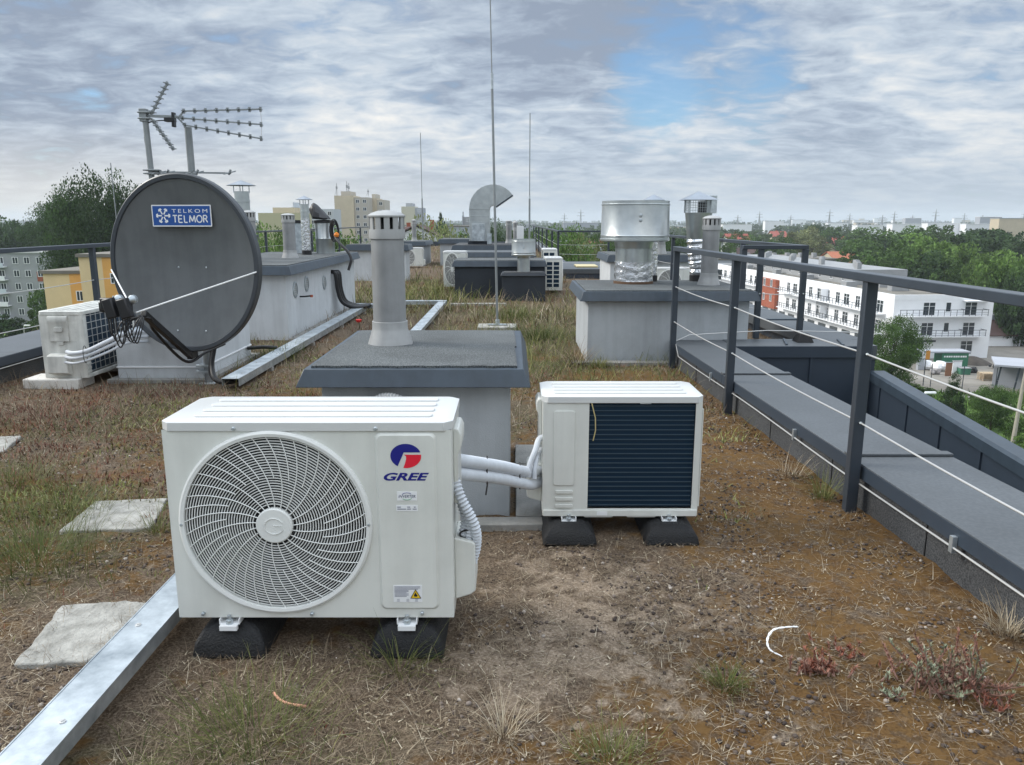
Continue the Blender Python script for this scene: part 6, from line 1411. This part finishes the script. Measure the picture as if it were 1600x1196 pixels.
# ============================================================ HAZE, SKY, SUN, CAMERA
m = MB().box(-7300,-700,GZ-1,7300,7300,60)
hz = bpy.data.materials.new('haze'); hz.use_nodes = True; N = hz.node_tree.nodes; L = hz.node_tree.links; N.remove(N['Principled BSDF'])
pv = N.new('ShaderNodeVolumePrincipled'); pv.inputs['Color'].default_value = (.80,.87,.96,1); pv.inputs['Density'].default_value = HAZE; L.new(pv.outputs[0], N['Material Output'].inputs['Volume'])
if HAZE: solo('haze', m, hz, 'pale blue haze softening the far town and woods', 'haze', kind='stuff')
w = bpy.data.worlds.new('World'); S.world = w; w.use_nodes = True; N = w.node_tree.nodes; L = w.node_tree.links; bg = N['Background']
SUN_EL, SUN_AZ = R(34), R(-78)
sk = N.new('ShaderNodeTexSky'); sk.sky_type = 'NISHITA'; sk.sun_disc = False; sk.sun_elevation = SUN_EL; sk.sun_rotation = SUN_AZ; sk.air_density = 1.0; sk.dust_density = .3; sk.ozone_density = 3.0
tc = N.new('ShaderNodeTexCoord')
def M(op, a, b=None, c=None, clamp=False):
    x = N.new('ShaderNodeMath'); x.operation = op; x.use_clamp = clamp
    for i, v in enumerate((a, b, c)):
        if v is None: continue
        if isinstance(v, (int, float)): x.inputs[i].default_value = v
        else: L.new(v, x.inputs[i])
    return x.outputs[0]
sep = N.new('ShaderNodeSeparateXYZ'); L.new(tc.outputs['Generated'], sep.inputs[0]); X_, Y_, Z_ = sep.outputs
zc = M('MAXIMUM', Z_, 0.0); den = M('ADD', zc, .19)
cmb = N.new('ShaderNodeCombineXYZ'); L.new(M('DIVIDE', X_, den), cmb.inputs[0]); L.new(M('DIVIDE', Y_, den), cmb.inputs[1])
def cn(scale, detail, rough, off, dist=.0, sy=1.0):
    mp = N.new('ShaderNodeMapping'); mp.inputs['Location'].default_value = off; mp.inputs['Scale'].default_value = (1, sy, 1); L.new(cmb.outputs[0], mp.inputs[0])
    n = N.new('ShaderNodeTexNoise'); n.inputs['Scale'].default_value = scale; n.inputs['Detail'].default_value = detail; n.inputs['Roughness'].default_value = rough; n.inputs['Distortion'].default_value = dist
    L.new(mp.outputs[0], n.inputs['Vector']); return n.outputs['Fac']
def sstep(v, a, b):
    r = N.new('ShaderNodeMapRange'); r.interpolation_type = 'SMOOTHSTEP'; r.inputs['From Min'].default_value = a; r.inputs['From Max'].default_value = b; L.new(v, r.inputs['Value']); return r.outputs[0]
def lobe(x, y, s1):
    u, f, d = ray(x, y); v = Vector((u, f, d)).normalized(); dt = N.new('ShaderNodeVectorMath'); dt.operation = 'DOT_PRODUCT'; L.new(tc.outputs['Generated'], dt.inputs[0]); dt.inputs[1].default_value = v
    return sstep(dt.outputs['Value'], math.cos(R(s1)), 1.0)
big = cn(.42, 7, .58, (3.1,1.7,0), .6); med = cn(1.7, 8, .60, (7.3,2.2,0), .4, 1.2); fin = cn(6.5, 6, .58, (1.1,9.2,0), .5, 1.3)
# coverage: mostly clouded, a blue opening up to the right
cov = M('ADD', M('ADD', M('MULTIPLY', big, .40), M('MULTIPLY', med, .35)), M('MULTIPLY', fin, .25))
hole = M('ADD', lobe(1110,110,8), M('MULTIPLY', lobe(1000,165,5), .9)); hole = M('ADD', hole, M('MULTIPLY', lobe(1560,60,7), .5))
cov = M('SUBTRACT', cov, M('MULTIPLY', hole, .115)); cover = M('ADD', M('MULTIPLY', sstep(cov, .31, .45), .76), .24)
shade = M('ADD', M('MULTIPLY', med, .45), M('MULTIPLY', fin, .33)); shade = M('ADD', shade, M('MULTIPLY', big, .32))
dk = M('ADD', M('ADD', lobe(120,95,15), M('MULTIPLY', lobe(950,25,14), .9)), M('MULTIPLY', lobe(1400,140,14), .35)); dk = M('ADD', dk, M('MULTIPLY', lobe(560,190,12), .25))
br_ = M('ADD', M('MULTIPLY', lobe(60,290,18), .9), M('ADD', M('MULTIPLY', lobe(430,60,12), .7), M('MULTIPLY', lobe(1530,270,9), .5)))
shade = M('ADD', shade, M('MULTIPLY', dk, -.14)); shade = M('ADD', shade, M('MULTIPLY', br_, .055))
r = N.new('ShaderNodeValToRGB'); e = r.color_ramp.elements
for _ in range(3): e.new(.5)
for i, (p_, c_) in enumerate(((.40,(.215,.26,.335)),(.465,(.30,.355,.435)),(.52,(.39,.45,.52)),(.575,(.50,.535,.57)),(.67,(.68,.67,.645)))): e[i].position = p_; e[i].color = (*c_, 1)
L.new(shade, r.inputs[0])
# nearer the zenith the cloud sheet is brighter, as an overcast sky is
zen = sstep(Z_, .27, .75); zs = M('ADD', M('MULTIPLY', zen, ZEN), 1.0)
skc = N.new('ShaderNodeVectorMath'); skc.operation = 'SCALE'; L.new(sk.outputs[0], skc.inputs[0]); skc.inputs['Scale'].default_value = 1.0; tn = N.new('ShaderNodeVectorMath'); tn.operation = 'MULTIPLY'; tn.inputs[1].default_value = (.74,.94,1.06); L.new(skc.outputs[0], tn.inputs[0])
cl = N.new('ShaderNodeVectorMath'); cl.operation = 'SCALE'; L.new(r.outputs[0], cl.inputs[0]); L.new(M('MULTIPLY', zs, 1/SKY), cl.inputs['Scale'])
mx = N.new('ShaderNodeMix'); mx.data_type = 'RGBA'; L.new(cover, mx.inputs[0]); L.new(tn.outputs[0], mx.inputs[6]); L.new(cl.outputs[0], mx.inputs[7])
# pale band of distant air close to the horizon
hb = M('MULTIPLY', M('SUBTRACT', 1.0, sstep(Z_, -.01, .13)), .8); hc = N.new('ShaderNodeMix'); hc.data_type = 'RGBA'; L.new(hb, hc.inputs[0]); L.new(mx.outputs[2], hc.inputs[6]); hw = N.new('ShaderNodeMix'); hw.data_type = 'RGBA'; L.new(lobe(-50,320,38), hw.inputs[0]); hw.inputs[6].default_value = (.35/SKY,.40/SKY,.455/SKY,1); hw.inputs[7].default_value = (.60/SKY,.57/SKY,.52/SKY,1); L.new(hw.outputs[2], hc.inputs[7])
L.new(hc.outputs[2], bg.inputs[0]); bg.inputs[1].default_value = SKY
sl = bpy.data.lights.new('sun', 'SUN'); sl.energy = SUN; sl.angle = R(22); sl.color = (1,.95,.87); so = bpy.data.objects.new('sun', sl); COL.objects.link(so)
sd = Vector((math.sin(SUN_AZ)*math.cos(SUN_EL), math.cos(SUN_AZ)*math.cos(SUN_EL), math.sin(SUN_EL))); so.rotation_euler = sd.to_track_quat('Z', 'Y').to_euler()
cam = bpy.data.cameras.new('camera'); co = bpy.data.objects.new('camera', cam); COL.objects.link(co); S.camera = co
cam.sensor_fit = 'HORIZONTAL'; cam.sensor_width = 36; cam.lens = 27.0; cam.clip_start = .05; cam.clip_end = 20000
co.location = (0,0,CH); co.rotation_euler = (PI/2-TH, 0, 0)
S.render.engine = 'CYCLES'; S.view_settings.view_transform = 'Standard'; S.view_settings.look = 'None'; S.view_settings.exposure = EXPO; S.view_settings.gamma = 1
S.render.resolution_x = 1024; S.render.resolution_y = 765
S.cycles.volume_bounces = 1; S.cycles.max_bounces = 8; S.cycles.transparent_max_bounces = 16
